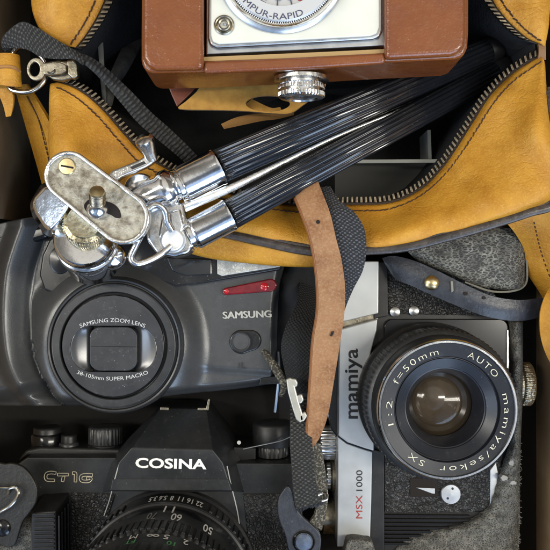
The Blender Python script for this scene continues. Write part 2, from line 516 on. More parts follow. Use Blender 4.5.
M['antique'] = mat('aged_nickel', (0.38, 0.345, 0.27), 0.34, 1.0, col2=(0.20, 0.175, 0.13), vsize=5, rvar=0.12, bump=('noise', 5, 0.3))
M['ring_steel'] = mat('worn_steel', (0.60, 0.57, 0.51), 0.24, 1.0, col2=(0.36, 0.33, 0.28), vsize=6, rvar=0.1)
M['chrome'] = mat('chrome', (0.86, 0.865, 0.87), 0.11, 1.0, rvar=0.06, bump=('noise', 9, 0.14), wear=((0.70, 0.69, 0.66), 3, 0.52, 0.72))
M['chrome_worn'] = mat('worn_chrome', (0.82, 0.81, 0.79), 0.18, 1.0, col2=(0.55, 0.51, 0.45), vsize=6, vlo=0.5, vhi=0.75, rvar=0.09, bump=('noise', 5, 0.25))
M['cork'] = mat('worn_mount_pad', (0.46, 0.43, 0.35), 0.42, metal=0.65, col2=(0.17, 0.14, 0.10), vsize=8, vlo=0.40, vhi=0.68, bump=('noise', 4, 1.5), bump2=('noise', 1.2, 0.35), wear=((0.08, 0.06, 0.045), 11, 0.60, 0.76))
M['collar'] = mat('yellowed_nickel', (0.52, 0.47, 0.33), 0.26, 1.0, col2=(0.30, 0.26, 0.17), vsize=4, rvar=0.1, bump=('noise', 4, 0.4))
M['bolt'] = mat('bolt_nickel_highlight', (0.88, 0.88, 0.87), 0.34, 0.6)  # near-white: a blown-out highlight put into the colour
M['brass'] = mat('worn_brass', (0.68, 0.54, 0.26), 0.3, 1.0, col2=(0.5, 0.42, 0.28), vsize=4)
M['leg'] = mat('black_ribbed_enamel', (0.010, 0.011, 0.014), 0.13, dust=0.5, dustcol=(0.20, 0.21, 0.24), dsize=1.6, coat=0.5, rvar=0.08)
M['brown'] = mat('brown_leather', (0.205, 0.057, 0.011), 0.32, col2=(0.16, 0.040, 0.010), vsize=40, coat=0.4, bump=('edge', 3.0, 0.055), bump2=('noise', 26, 1.3), dust=0.8, dustcol=(0.50, 0.30, 0.18), dsize=1.5, rvar=0.08)
M['brown_trim'] = mat('brown_leather_trim', (0.15, 0.042, 0.022), 0.4, coat=0.3, bump=('noise', 4, 0.2))
M['tan_edge'] = mat('tan_felt_edge', (0.46, 0.31, 0.14), 0.9, bump=('noise', 1.5, 0.3))
M['cream'] = mat('cream_enamel', (0.70, 0.69, 0.60), 0.35, col2=(0.63, 0.62, 0.53), vsize=50, rvar=0.06)
M['satin'] = mat('satin_aluminium', (0.66, 0.67, 0.68), 0.34, 1.0, col2=(0.54, 0.55, 0.55), vsize=12, rvar=0.08)
M['ring_silver'] = mat('lens_ring_silver', (0.66, 0.67, 0.68), 0.4, 0.55)
M['sam'] = mat('graphite_plastic', (0.096, 0.098, 0.100), 0.31, metal=0.45, dust=0.6, dustcol=(0.40, 0.40, 0.37), dsize=1.5, bump=('noise', 1.2, 0.10), rvar=0.06, col2=(0.074, 0.076, 0.078), vsize=35)
M['sam_dark'] = mat('gloss_black_plastic', (0.016, 0.016, 0.017), 0.22, dust=0.7, dustcol=(0.35, 0.35, 0.33), dsize=1.8, rvar=0.1)
M['sam_ring'] = mat('charcoal_ring_plastic', (0.030, 0.031, 0.033), 0.34, dust=0.7, dustcol=(0.38, 0.38, 0.37), dsize=1.7, rvar=0.08)
M['sam_disc'] = mat('charcoal_disc_plastic', (0.024, 0.025, 0.029), 0.38, dust=1.0, dustcol=(0.42, 0.42, 0.42), dsize=1.15, rvar=0.08)
M['black'] = mat('black_plastic', (0.012, 0.012, 0.013), 0.42, dust=0.5, dustcol=(0.3, 0.3, 0.29), dsize=1.6, rvar=0.1, bump=('noise', 1.2, 0.06))
M['black_soft'] = mat('dusty_black_paint', (0.0135, 0.0145, 0.0155), 0.42, dust=0.7, dustcol=(0.26, 0.26, 0.25), dsize=1.5, rvar=0.1, bump=('noise', 1.5, 0.08))
M['black_gloss'] = mat('black_gloss', (0.008, 0.008, 0.009), 0.16)
M['grain'] = mat('black_grained_leatherette', (0.021, 0.021, 0.021), 0.34, bump=('edge', 3.5, 0.85), dust=0.35, dsize=1.4, col2=(0.03, 0.03, 0.03), vsize=20)
M['grain_dust'] = mat('dusty_grained_leatherette', (0.018, 0.018, 0.018), 0.45, bump=('edge', 3.6, 0.9), dust=0.8, dustcol=(0.36, 0.34, 0.27), dsize=1.1)
M['white'] = mat('white_print', (0.80, 0.80, 0.77), 0.6)
M['gold'] = mat('pale_gold_print', (0.62, 0.56, 0.42), 0.45, 0.3)
M['grey_print'] = mat('grey_print', (0.46, 0.45, 0.40), 0.6)
M['grey_print2'] = mat('pale_grey_print', (0.60, 0.60, 0.59), 0.6)
M['dim_print'] = mat('dim_print', (0.20, 0.20, 0.19), 0.6)
M['ink'] = mat('black_print', (0.012, 0.012, 0.014), 0.5)
M['navy'] = mat('navy_print', (0.05, 0.055, 0.10), 0.5)
M['red_ink'] = mat('red_print', (0.42, 0.035, 0.03), 0.5)
M['green'] = mat('green_print', (0.10, 0.42, 0.14), 0.5)
M['ivory'] = mat('ivory_print', (0.72, 0.68, 0.52), 0.5)
M['red'] = mat('red_plastic_window', (0.22, 0.008, 0.014), 0.12, coat=0.6, col2=(0.12, 0.004, 0.008), vsize=9)
M['red_lamp'] = mat('bright_red_plastic', (0.50, 0.012, 0.018), 0.1, coat=0.6)
M['flash'] = mat('ribbed_flash_window', (0.74, 0.73, 0.66), 0.14, 0.2, col2=(0.40, 0.40, 0.37), vsize=16, coat=0.8, bump=('noise', 12, 2.4))
M['smoke'] = mat('smoked_window', (0.020, 0.021, 0.022), 0.08, coat=0.7, dust=0.25)
M['silver'] = mat('satin_chrome_plate', (0.58, 0.60, 0.605), 0.36, 0.45, col2=(0.52, 0.54, 0.545), vsize=40, rvar=0.07, dust=0.3, dustcol=(0.3, 0.3, 0.3), dsize=1.4)
M['lens_blue'] = mat('black_anodised_ring', (0.015, 0.017, 0.023), 0.34, metal=0.2, dust=0.6, dustcol=(0.35, 0.36, 0.38), dsize=1.6)
M['brown_ring'] = mat('bronze_anodised_ring', (0.10, 0.07, 0.045), 0.3, 0.7)
M['clear_glass'] = mat('dusty_clear_glass', (0.11, 0.080, 0.048), 0.03, coat=1.0, dust=0.5, dustcol=(0.5, 0.40, 0.26), dsize=1.3)
M['clear_glass'].node_tree.nodes['Principled BSDF'].inputs['Alpha'].default_value = 0.30
M['glass_dark'] = mat('coated_lens_glass', (0.055, 0.037, 0.022), 0.04, coat=1.0, col2=(0.12, 0.08, 0.045), vsize=14, dust=0.35, dustcol=(0.4, 0.32, 0.2), dsize=1.6)
M['old_case'] = mat('worn_grey_leather', (0.034, 0.033, 0.029), 0.7, crack=(2.5, (0.36, 0.35, 0.30), 0.2, 0.8, (0.5, 1.3, 1)), wear=((0.17, 0.165, 0.14), 14, 0.56, 0.76), bump=('noise', 2, 0.5))
M['old_case2'] = mat('frayed_grey_leather', (0.055, 0.054, 0.049), 0.85, crack=(1.9, (0.34, 0.335, 0.30), 0.26, 0.75, (0.8, 1.1, 1)), wear=((0.24, 0.235, 0.205), 11, 0.5, 0.78), bump=('cells', 2.2, 0.9), bump2=('noise', 9, 1.6))
M['fray'] = mat('frayed_leather_fibre', (0.24, 0.235, 0.205), 0.95, bump=('noise', 1.4, 0.6))
M['chip'] = mat('pale_worn_patch', (0.40, 0.39, 0.36), 0.9)
M['blue_leather'] = mat('blue_black_leather', (0.026, 0.029, 0.038), 0.38, col2=(0.045, 0.05, 0.062), vsize=14, wear=((0.15, 0.155, 0.165), 5, 0.6, 0.8), bump=('noise', 4, 0.5), rvar=0.1)
M['lug_leather'] = mat('dark_olive_leather', (0.018, 0.017, 0.014), 0.40, wear=((0.07, 0.065, 0.05), 4, 0.6, 0.8), bump=('noise', 4, 0.4))
M['tan'] = mat('raw_tan_leather', (0.325, 0.165, 0.075), 0.8, col2=(0.20, 0.085, 0.035), vsize=30, vlo=0.42, vhi=0.68, wear=((0.41, 0.25, 0.14), 2.2, 0.46, 0.76), bump=('noise', 2.2, 0.6), spec=0.25)
M['tan_side'] = mat('tan_leather_cut_edge', (0.26, 0.10, 0.03), 0.6)
M['web'] = mat('black_webbing', (0.03, 0.03, 0.03), 0.75, weave=(2.5, 1.8, (0.17, 0.175, 0.19), (0.007, 0.007, 0.009), 'w'), sheen=0.1)
M['web_dark'] = mat('matt_black_webbing', (0.02, 0.02, 0.02), 0.85, weave=(2.0, 1.8, (0.035, 0.036, 0.036), (0.006, 0.006, 0.006), 'w'))
M['web_rib'] = mat('ribbed_black_cord', (0.02, 0.02, 0.02), 0.7, weave=(7.0, 4.0, (0.062, 0.062, 0.058), (0.007, 0.007, 0.007), 'rib'))
M['web_olive'] = mat('grey_flecked_webbing', (0.03, 0.03, 0.03), 0.75, weave=(2.8, 2.0, (0.125, 0.122, 0.108), (0.009, 0.009, 0.008), 'w'))
M['cord'] = mat('flecked_cord', (0.05, 0.045, 0.035), 0.9, wear=((0.32, 0.29, 0.22), 2.2, 0.5, 0.62), bump=('noise', 2.4, 1.6))
M['buckle'] = mat('ivory_metal_buckle', (0.52, 0.50, 0.43), 0.35, 0.5, rvar=0.1)
M['cloth'] = mat('black_cloth', (0.010, 0.010, 0.011), 0.9, bump=('noise', 14, 2.0), bump2=('noise', 1.5, 0.3))
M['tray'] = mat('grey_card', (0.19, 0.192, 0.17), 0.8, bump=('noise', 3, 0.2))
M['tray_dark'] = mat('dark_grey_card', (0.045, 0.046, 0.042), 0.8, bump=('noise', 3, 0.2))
M['soft_fold'] = mat('grey_cloth', (0.10, 0.10, 0.092), 0.9, col2=(0.05, 0.05, 0.047), vsize=14, bump=('noise', 8, 2.0), bump2=('noise', 1.4, 0.3))
M['tray_edge'] = mat('pale_card_edge', (0.34, 0.34, 0.29), 0.8)
M['blue_rivet'] = mat('blued_rivet', (0.36, 0.42, 0.52), 0.25, 0.9, col2=(0.22, 0.26, 0.34), vsize=6)
M['dish'] = mat('satin_charcoal', (0.115, 0.117, 0.12), 0.26, 0.75)
M['hole'] = mat('dark_hole', (0.012, 0.008, 0.006), 0.9)

# ------------------------------------------------------------------ setting: table, cardboard box
FLOOR = -120.0
tb = make('tabletop', *(lambda s, z: ([Vector((-s, -s, z)), Vector((s, -s, z)), Vector((s, s, z)), Vector((-s, s, z))], [(0, 1, 2, 3)]))(4000, FLOOR-8), M['table'])
tb['kind'] = 'structure'

def g_box(x0, x1, y0, y1, z0, z1):
    v = [Vector((x, y, z)) for z in (z0, z1) for y in (y0, y1) for x in (x0, x1)]
    return v, [(0, 2, 3, 1), (4, 5, 7, 6), (0, 1, 5, 4), (2, 6, 7, 3), (0, 4, 6, 2), (1, 3, 7, 5)]
box = thing('cardboard_box', 'brown cardboard box holding all the cameras, its dim walls showing at the photo edges', 'box', 275, 275, FLOOR-7)
XL, XR, YW, ZT = -318, 301, 345, 60
make('floor_panel', *g_box(XL, XR, -YW, YW, FLOOR-7, FLOOR), M['cardboard'], box)
make('shade_sheet', *g_box(XL+1, XR-1, -YW+1, YW-1, FLOOR+0.6, FLOOR+2), M['shade_sheet'], box)  # added black sheet standing in for the deep shade in the gaps
make('wall', *g_box(XL-7, XL, -YW, YW, FLOOR-7, ZT), M['cardboard'], box, bevel=1.5)
make('wall', *g_box(XR, XR+7, -YW, YW, FLOOR-7, ZT), M['cardboard'], box, bevel=1.5)
make('wall', *g_box(XL-7, XR+7, YW, YW+7, FLOOR-7, ZT), M['cardboard'], box, bevel=1.5)
make('wall', *g_box(XL-7, XR+7, -YW-7, -YW, FLOOR-7, ZT), M['cardboard'], box, bevel=1.5)
make('divider', *g_box(-285, -280, 58, YW-2, FLOOR+3, 44), M['card_dark'], box, bevel=1)

# ------------------------------------------------------------------ ochre leather bag with the long zipper
bag = thing('leather_bag', 'open ochre leather bag with curved metal zipper and dark piping, under the tripod', 'bag', 300, 90, FLOOR)
# stations: zipper rim, body of the panel, piping line
ST = [((57, 82, 48), (50, 84, 46)), ((72, 87, 50), (49, 100, 48)), ((88, 97, 50), (49, 122, 50)), ((106, 114, 48), (49, 150, 50)), ((126, 137, 46), (55, 185, 48)),
      ((150, 160, 42), (100, 213, 40)), ((200, 184, 34), (170, 228, 36)), ((250, 199, 28), (228, 232, 40)), ((298, 206, 24), (296, 248, 42)),
      ((350, 205, 22), (350, 252, 46)), ((390, 203, 22), (405, 246, 50)), ((420, 190, 24), (450, 235, 54)), ((441, 170, 26), (492, 223, 57)),
      ((457, 148, 30), (528, 212, 59)), ((474, 121, 32), (556, 197, 60)), ((491, 95, 36), (560, 160, 58)), ((511, 75, 38), (551, 125, 54)),
      ((530, 62, 40), (547, 92, 48)), ((541, 56, 42), (545, 62, 44))]
ctrl = []
for (a, b) in ST:
    w = math.hypot(a[0]-b[0], a[1]-b[1])
    bul = min(21, w*0.25)
    mids = [tuple(a[i]+(b[i]-a[i])*t + (bul*s if i == 2 else 0) for i in range(3)) for t, s in ((0.3, 0.35), (0.65, 1.0), (0.9, 0.72))]
    ctrl.append([a] + mids + [b])
def crease(x, y, z, u, v):
    e = min(u, 1-u, v, 1-v)
    if y > 55 and x > 330:
        # a soft fold running down the wide right-hand panel
        d = (x-(505-0.72*(y-90)))*0.81
        z += 5.5*math.exp(-(d/15)**2)*math.sin(u*math.pi)
        z -= 3.5*math.exp(-((d+26)/12)**2)*math.sin(u*math.pi)
    return z + 2.0*math.sin(x*0.045+y*0.07)*math.sin(u*math.pi) + 0.9*math.sin(x*0.13-y*0.09)*math.sin(u*math.pi)
FP = grid_pts(ctrl, 22, 130, crease)
grid('front_panel', ctrl, 22, 130, M['ochre'], bag, zf=crease, solid=3.5)
# the gusset band under the piping, bulging out on the left, falling away on the right
C3 = [(165, 240, 22), (200, 253, 22), (235, 259, 22), (290, 263, 22), (330, 261, 22), (360, 248, 24), (405, 241, 26), (450, 230, 28), (492, 219, 30), (528, 207, 32), (551, 196, 34)]
C2 = [(150, 224, 38), (190, 229, 38), (228, 233, 40), (296, 249, 42), (335, 252, 44), (360, 250, 46), (405, 246, 50), (450, 235, 54), (492, 223, 57), (528, 212, 59), (554, 199, 60)]
C25 = [((a[0]+b[0])/2+0, (a[1]+b[1])/2+(3 if a[0] < 340 else 0), (a[2]+b[2])/2+4) for a, b in zip(C2, C3)]
C4 = [(a[0], a[1]-(26 if a[0] < 345 else 16), -36) for a in C3]
grid('base_band', [[(a[0], a[1]-1, a[2]-2) for a in C2], C25, C3, C4], 70, 16, M['ochre'], bag, solid=2.5)
# piping: flat dark band, rolling to a glossy cord
PIPE = [(150, 223, 41), (190, 228, 42), (226, 234, 43.5), (262, 242, 45), (300, 250, 47), (335, 253, 49), (362, 251, 51), (405, 247.5, 54), (450, 236.5, 58), (492, 224.5, 61), (528, 213, 63), (556, 202, 63), (563, 165, 60), (554, 125, 56), (549, 92, 50)]
MB().add(g_tube([W(*p) for p in PIPE], 4.2, 10, 120, flat=0.8)).build('piping', M['pipe'], bag)
MB().add(g_tube([W(p[0]+0.3, p[1]-4.6, p[2]-0.5) for p in PIPE], 2.4, 8, 120, flat=0.6)).build('piping', M['pipe'], bag)
# upper panel, arching out of sight behind the brown case
UP = [((75.5, 47.5, 56), (70, 47, 55)), ((84, 37, 58), (48, 38, 56)), ((94, 21, 60), (36, 22, 56)), ((104, 0, 60), (31, -3, 54)), ((122, -45, 58), (36, -50, 48)), ((190, -100, 52), (130, -125, 44)),
      ((290, -115, 50), (290, -150, 44)), ((400, -100, 50), (460, -125, 44)), ((472, -45, 52), (545, -60, 46)), ((492, -2, 50), (553, -2, 44)), ((501, 12, 50), (550, 12, 46)), ((512, 25, 48), (549, 25, 46)),
      ((527, 38, 46), (547, 37, 45)), ((540, 44, 44), (545, 46, 44))]
uctrl = []
for a, b in UP:
    w = math.hypot(a[0]-b[0], a[1]-b[1]); bul = min(10, w*0.14)
    uctrl.append([a] + [tuple(a[i]+(b[i]-a[i])*t + (bul*s if i == 2 else 0) for i in range(3)) for t, s in ((0.3, 0.5), (0.65, 1), (0.88, 0.6))] + [b])
UPG = grid_pts(uctrl, 18, 120, crease)
grid('back_panel', uctrl, 18, 120, M['ochre'], bag, zf=crease, solid=3.5)
# side tab that closes the zipper end
strip('zipper_end_tab', [((538, 42, 43), (546, 42, 43)), ((539, 50, 45), (546, 50, 45)), ((538, 60, 43), (546, 60, 43))], 3, M['brown_end'], bag, n=12)

# zipper tape, teeth and stitching follow the two rims
def rim_parts(G, skip=None):
    rim = [W(*r[0]) for r in G]; nxt = [W(*r[2]) for r in G]
    tv = []; tf = []
    n = len(rim)
    for k in range(n):
        o = (rim[k]-nxt[k]); o.z = 0; o.normalize()
        tv += [rim[k]-o*2.0+Vector((0, 0, -1.8)), rim[k]+o*4.6+Vector((0, 0, -3.2))]
    for k in range(n-1): tf.append((2*k, 2*k+1, 2*k+3, 2*k+2))
    make('zipper_tape', tv, tf, M['tape'], bag, solid=1.2, soff=0.0)
    # teeth every 4.4 units of rim length
    mb = MB(); acc = 0; nextd = 2
    for k in range(1, n):
        seg = (rim[k]-rim[k-1]).length
        while nextd < acc+seg:
            t = (nextd-acc)/seg; p = rim[k-1].lerp(rim[k], t)
            o = (rim[k]-nxt[k]); o.z = 0; o.normalize()
            d = (rim[k]-rim[k-1]).normalized()
            up = Vector((0, 0, 1))
            d = (d + o*random.uniform(-0.16, 0.16)).normalized()
            c = p+o*(5.2+random.uniform(-0.35, 0.35))+up*(-1.4+random.uniform(-0.25, 0.25)); L_, w_, h_ = 3.2, 1.45, 1.8
            q = [c+o*sx*L_+d*sy*w_*(1.0 if sx < 0 else 0.8)+up*sz*h_ for sz in (-1, 1) for sy in (-1, 1) for sx in (-1, 1)]
            mb.add((q, [(0, 2, 3, 1), (4, 5, 7, 6), (0, 1, 5, 4), (2, 6, 7, 3), (0, 4, 6, 2), (1, 3, 7, 5)]))
            nextd += 4.7
        acc += seg
    mb.build('zipper_teeth', M['teeth'], bag, bevel=0.75, segs=2)
    mb = MB(); acc = 0; nextd = 3; 
    sp = []
    for r in G:
        # a fixed distance in from the rim
        tgt = 7.5; a = 0; q = W(*r[0]); hit = W(*r[-1])
        for i in range(1, len(r)):
            w = W(*r[i]); s = (w-q).length
            if a+s >= tgt: hit = q.lerp(w, (tgt-a)/s); break
            a += s; q = w
        if (W(*r[0])-W(*r[-1])).length < 13: hit = None
        sp.append(hit)
    line = [s for s in sp if s is not None]
    for k in range(1, len(line)):
        seg = (line[k]-line[k-1]).length
        while nextd < acc+seg and seg > 0:
            p = line[k-1].lerp(line[k], (nextd-acc)/seg); d = (line[k]-line[k-1]).normalized()
            sdv = Vector((-d.y, d.x, 0))*random.uniform(0.1, 0.8)
            ln_ = random.uniform(1.9, 2.6)
            mb.add(g_tube([p-d*ln_-sdv, p-d*1.1+Vector((0, 0, 0.5))-sdv*0.5, p+d*1.1+Vector((0, 0, 0.5))+sdv*0.5, p+d*ln_+sdv], random.uniform(0.62, 0.85), 5))
            nextd += random.uniform(4.6, 5.6)
        acc += seg
    mb.build('stitching', M['stitch'], bag)
rim_parts(FP); rim_parts(UPG)
# lining: dark bowl hanging from both rims
rimA = [r[0] for r in FP][::5]; rimB = [r[0] for r in UPG][::5]
loop = rimA + rimB[::-1]
lv = []; lf = []; n = len(loop); cx, cy = 300, 60
for lev, (s, z) in enumerate(((1.0, None), (0.97, 0), (0.93, -60), (0.86, -100), (0.0, -104))):
    for p in loop:
        zz = p[2]-4 if z is None else z
        lv.append(W(cx+(p[0]-cx)*s, cy+(p[1]-cy)*s, zz) if z is None else Vector((W(cx, cy, 30).x+(W(p[0], p[1], p[2]).x-W(cx, cy, 30).x)*s, W(cx, cy, 30).y+(W(p[0], p[1], p[2]).y-W(cx, cy, 30).y)*s, zz)))
for k in range(4):
    for i in range(n):
        j = (i+1) % n; lf.append((k*n+i, k*n+j, (k+1)*n+j, (k+1)*n+i))
make('lining', lv, lf, M['lining'], bag, solid=1.0)
# zipper slider with pull tab
sl = MB()
sl.add(g_prism([(44, 62), (58, 60), (70, 61), (77, 66), (78, 72), (72, 78), (62, 81), (52, 79), (45, 74)], 62, 55))
sl.add(g_prism([(66, 60), (73, 59), (77, 63), (78, 76), (73, 79), (67, 74)], 66, 58))
slo = sl.build('zipper_slider', M['antique'], bag, bevel=1.6)
pt = MB()
pt.add(g_ring(circ(36, 69, 9.5, 28, 11.5), circ(34.5, 69, 5, 28, 7), 68, 64.5))
pt.add(g_prism([(43, 63), (60, 62), (66, 65), (66, 71), (61, 74), (48, 75), (43, 74)], 69, 65.5))
pt.build('pull_tab', M['antique'], slo, bevel=0.9)
pb = MB(); pb.add(g_tube([W(46, 71, 66), W(50, 73, 70), W(54, 71, 70), W(55, 69, 67)], 1.0, 6, 14)); pb.build('pull_bridge', M['antique'], slo)
# D ring with its leather loop
MB().add(g_tube([W(14, 52, 46), W(22, 46, 50), W(34, 50, 47), W(45, 62, 46), W(47, 74, 48), W(41, 85, 50), W(30, 91.5, 50), W(18, 91.5, 49), W(9, 87, 48), W(5, 70, 46)], 2.4, 12, 70, True)).build('d_ring', M['ring_steel'], bag)
lp = strip('strap_loop', [((-14, 54, 40), (-14, 88, 40)), ((-2, 53, 56), (-2, 85, 58)), ((10, 53, 58), (9, 86, 60)), ((19, 55, 50), (21, 87, 52)), ((20, 58, 38), (22, 88, 40))], 3.5, M['ochre'], bag, n=24, m=9, crown=1.5)
MB().add(g_tube([W(-3, 67, 61), W(8, 66.5, 61.5), W(15, 68, 58.5), W(20, 72, 52)], 1.6, 6, 20)).build('loop_seam', M['ochre_edge'], lp)
strip('loop_tail', [((-12, 82, 42), (6, 86, 50)), ((-3, 92, 42), (12, 92, 46)), ((3, 105, 38), (13, 104, 40)), ((6, 117, 34), (11, 116, 34))], 3, M['ochre'], bag, n=20)
# side panel of the bag falling into the shade on the left
strip('side_gusset', [((14, 86, 16), (26, 84, 22)), ((18, 100, 6), (40, 106, 24)), ((28, 135, -6), (52, 130, 22)), ((38, 170, -16), (56, 165, 16)), ((46, 200, -24), (62, 195, 10))], 3, M['ochre'], bag, n=34, m=7)
mb = MB()
for k in range(16):
    t = k/15
    a = spline([(28, 98, 16), (38, 118, 12), (44, 140, 9), (50, 165, 4)], 60); i = min(int(t*58), 57)
    p, q = W(a[i][0], a[i][1], a[i][2]+3), W(a[i+1][0], a[i+1][1], a[i+1][2]+3)
    d = (q-p).normalized(); mb.add(g_tube([p-d*2, p+d*2], 0.7, 5))
mb.build('stitching', M['stitch'], bag)
# right-hand side panel, in the shade below the piping
strip('side_gusset', [((500, 216, 20), (560, 190, 22)), ((514, 232, 2), (566, 222, 20)), ((524, 250, -12), (566, 250, 14)), ((527, 272, -24), (566, 275, 8)), ((538, 290, -34), (566, 300, 2)), ((546, 303, -40), (566, 320, -4))], 3, M['ochre'], bag, n=40, m=9)
mb = MB(); a = spline([(534, 222, 16), (538, 240, 6), (543, 258, 0), (551, 280, -4)], 80)
for k in range(0, 78, 6):
    p, q = W(a[k][0], a[k][1], a[k][2]+2), W(a[k+3][0], a[k+3][1], a[k+3][2]+2); mb.add(g_tube([p, q], 0.7, 5))
mb.build('stitching', M['stitch'], bag)

# shoulder strap loop of the bag coming in at the right edge
sh = strip('shoulder_strap', [((552, 284, 2), (574, 278, 2)), ((544, 298, 8), (574, 296, 6)), ((540, 315, 10), (574, 315, 8)), ((540.5, 335, 8), (574, 335, 6)), ((545, 352, 2), (573, 354, 0)), ((554, 370, -8), (573, 372, -10))], 5, M['ochre'], None, n=40, m=9, crown=3)
tag(sh, 'bright ochre leather strap curving in at the right edge beside the grey half case', 'strap')

# folded grey card insert seen in the bag opening
tray = thing('card_insert', 'dark grey insert with pale cut edges inside the open ochre bag, behind the tripod', 'insert', 300, 110, -100)
def edge_strip(p, q, zt, zb, w, mat_=None):
    a = W(p[0], p[1], zt); b = W(q[0], q[1], zt); d = (b-a); nn = Vector((-d.y, d.x, 0)).normalized()*w/2
    top = [a-nn, b-nn, b+nn, a+nn]; v = top + [Vector((t.x, t.y, zb)) for t in top]
    return v, [(0, 1, 2, 3), (7, 6, 5, 4), (0, 4, 5, 1), (1, 5, 6, 2), (2, 6, 7, 3), (3, 7, 4, 0)]
strip('edge', [((96, 8, -30), (101, 8, -30)), ((97, 30, 10), (102.5, 30, 10)), ((99, 60, 22), (104, 60, 22)), ((101, 86, 24), (105.5, 86, 24)), ((103, 104, 14), (106, 104, 14))], 3, M['tray'], tray, n=40, m=5, crown=1.0)
strip('fold', [((103, 106, 10), (112, 106, 4)), ((105, 90, 12), (117, 88, -2)), ((110, 74, 6), (126, 74, -12)), ((118, 56, -14), (134, 60, -30)), ((128, 36, -50), (142, 44, -60)), ((138, 20, -80), (150, 30, -84))], 2, M['soft_fold'], tray, n=50, m=11, crown=5, wob=1.2)
make('edge', *edge_strip((335, 161.5), (500, 160.5), -10, -14, 3.4), M['tray_edge'], tray)
make('edge', *edge_strip((429, 130), (430, 159), -16, -60, 3.4), M['tray'], tray)
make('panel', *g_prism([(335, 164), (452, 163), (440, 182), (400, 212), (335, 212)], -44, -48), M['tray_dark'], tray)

# ------------------------------------------------------------------ suede flap with the oval cut-out
fl = thing('suede_flap', 'yellow suede leather flap with dark oval cut-out, under the brown camera case', 'leather flap', 250, 100, 20)
out = spline([(199, 88), (196, 92), (186, 101), (178, 107.5), (186, 109.5), (215, 110), (245, 111), (275, 113.5), (291, 113), (303, 105), (316, 95), (326, 84), (318, 70), (290, 64), (250, 64), (215, 70)], 72, True)
def near_ring(outp, cx, cy, rx, ry):
    o = []
    for p in outp:
        a = math.atan2((p[1]-cy)/ry, (p[0]-cx)/rx); o.append((cx+rx*math.cos(a), cy+ry*math.sin(a)))
    return o
make('flap', *g_ring(out, near_ring(out, 268, 103.5, 22, 8.0), 44, 40), M['suede'], fl, bevel=0.8)
strip('rim_fold', [((246, 104, 36), (252, 99, 36)), ((250, 109, 34), (262, 104, 34)), ((266, 112, 34), (272, 108, 34)), ((282, 111, 36), (280, 107, 36))], 2, M['suede'], fl, n=20)
strip('lower_fold', [((221, 124, 16), (224, 129, 14)), ((236, 117.5, 20), (243, 125, 16)), ((256, 114, 25), (262, 121, 20)), ((276, 113, 28), (278, 119, 24)), ((294, 110, 30), (294, 115, 28))], 2.5, M['fold_shaded'], fl, n=24, crown=1.0)
make('brown_tab', *g_prism([(168, 86), (200, 84), (187, 97), (177, 107), (172, 96)], 39, 36), M['brown_trim'], fl, bevel=0.8)

# ------------------------------------------------------------------ brown leather case with the silver camera in it
CZ = 130
case = thing('camera_case', 'glossy brown leather camera case, open at the front, with silver thumb screw', 'camera case', 300, 20, 60)
body = [(142, -95), (141, 40), (141, 60), (143, 68), (150, 72.5), (206, 71.5), (300, 67), (385, 62), (455, 58.5), (464, 55.5), (468, 47), (469, 30), (469, -95), (385, -95), (385, 53.5), (203, 60), (203, -95)]
make('body', *g_prism(body, CZ-6, 62), M['brown'], case, bevel=5, segs=5)
make('back', *g_prism([(146, -95), (146, 66), (152, 69), (455, 55), (462, 50), (464, -95)], 70, 58), M['brown'], case, bevel=3)
lipv = MB(); lipv.add(g_prism([(203.5, 61), (300, 56.5), (385, 52), (386, 63), (300, 69), (203.5, 73)], CZ-3, CZ-12)); lipv.build('lip', M['brown'], case, bevel=3.2, segs=4)
make('side_panel', *g_prism([(143, -95), (142, 40), (142.5, 58), (147, 66), (156, 69.5), (203.5, 68.5), (203.5, -95)], CZ+1, CZ-9), M['brown'], case, bevel=4.5, segs=5)
make('side_panel', *g_prism([(385, -95), (385, 58.5), (451, 55), (460, 52), (465, 45), (466.5, 30), (466.5, -95)], CZ+1, CZ-9), M['brown'], case, bevel=4.5, segs=5)
strip('felt_edge', [((204, 57, CZ-9), (204, 61.5, CZ-8)), ((300, 53, CZ-9), (300, 57.5, CZ-8)), ((386, 49, CZ-9), (386, 53, CZ-8))], 2, M['tan_edge'], case, n=20)
# thumb screw on the underside
y0 = W(300, 66, CZ).y
sv = Vector((W(301.5, 80, 98).x, y0, 98))
def knurl(n, dep, ks): return lambda t, k, r: r*(1+dep*(1 if math.cos(n*t) > 0 else -1)) if k in ks else r
sc_ = make('thumb_screw', *g_lathe([(24, 2), (24, 5.0), (22, 5.4), (17, 6), (17, 7.5), (19.6, 8), (20.2, 9), (20.2, 12.4), (18.3, 13), (18.3, 14.6), (20.2, 15.2), (20.2, 18.6), (19, 19.8), (14, 20.4), (13, 19), (0.01, 18.5)], sv, (0, -1, -0.02), 192, knurl(48, 0.02, (6, 7, 10, 11))), M['chrome_worn'], case, sharp=40)

cam1 = thing('vintage_camera', 'silver vintage camera with big lettered lens ring, seated in the brown case', 'camera', 290, 0, 70)
make('body', *g_prism([(206, -95), (206, 55), (300, 50.5), (385, 46), (385, -95)], CZ-14, 71), M['satin'], cam1, bevel=1.5)
make('trim', *g_prism([(209, -95), (207.5, 38), (210, 45), (217, 48), (372, 39.5), (380, 37), (383, 30), (383, -95)], CZ-9, CZ-14.5), M['satin'], cam1, bevel=2.2)
make('face_plate', *g_prism([(211.5, -95), (210.5, 35), (212.5, 41.5), (219, 44), (370, 36), (377, 33.5), (379.5, 27), (379.5, -95)], CZ-6, CZ-9.5), M['cream'], cam1, bevel=1.2)
LC = W(281.5, -32, CZ-4)
kz = (H-CZ)/H
def L1(r, h): return (r*kz, h)
make('lens_base', *g_lathe([L1(66, -3), L1(66, 0), L1(63.5, 2), L1(61, 2.6)], LC, seg=128, cap=False), M['satin'], cam1)
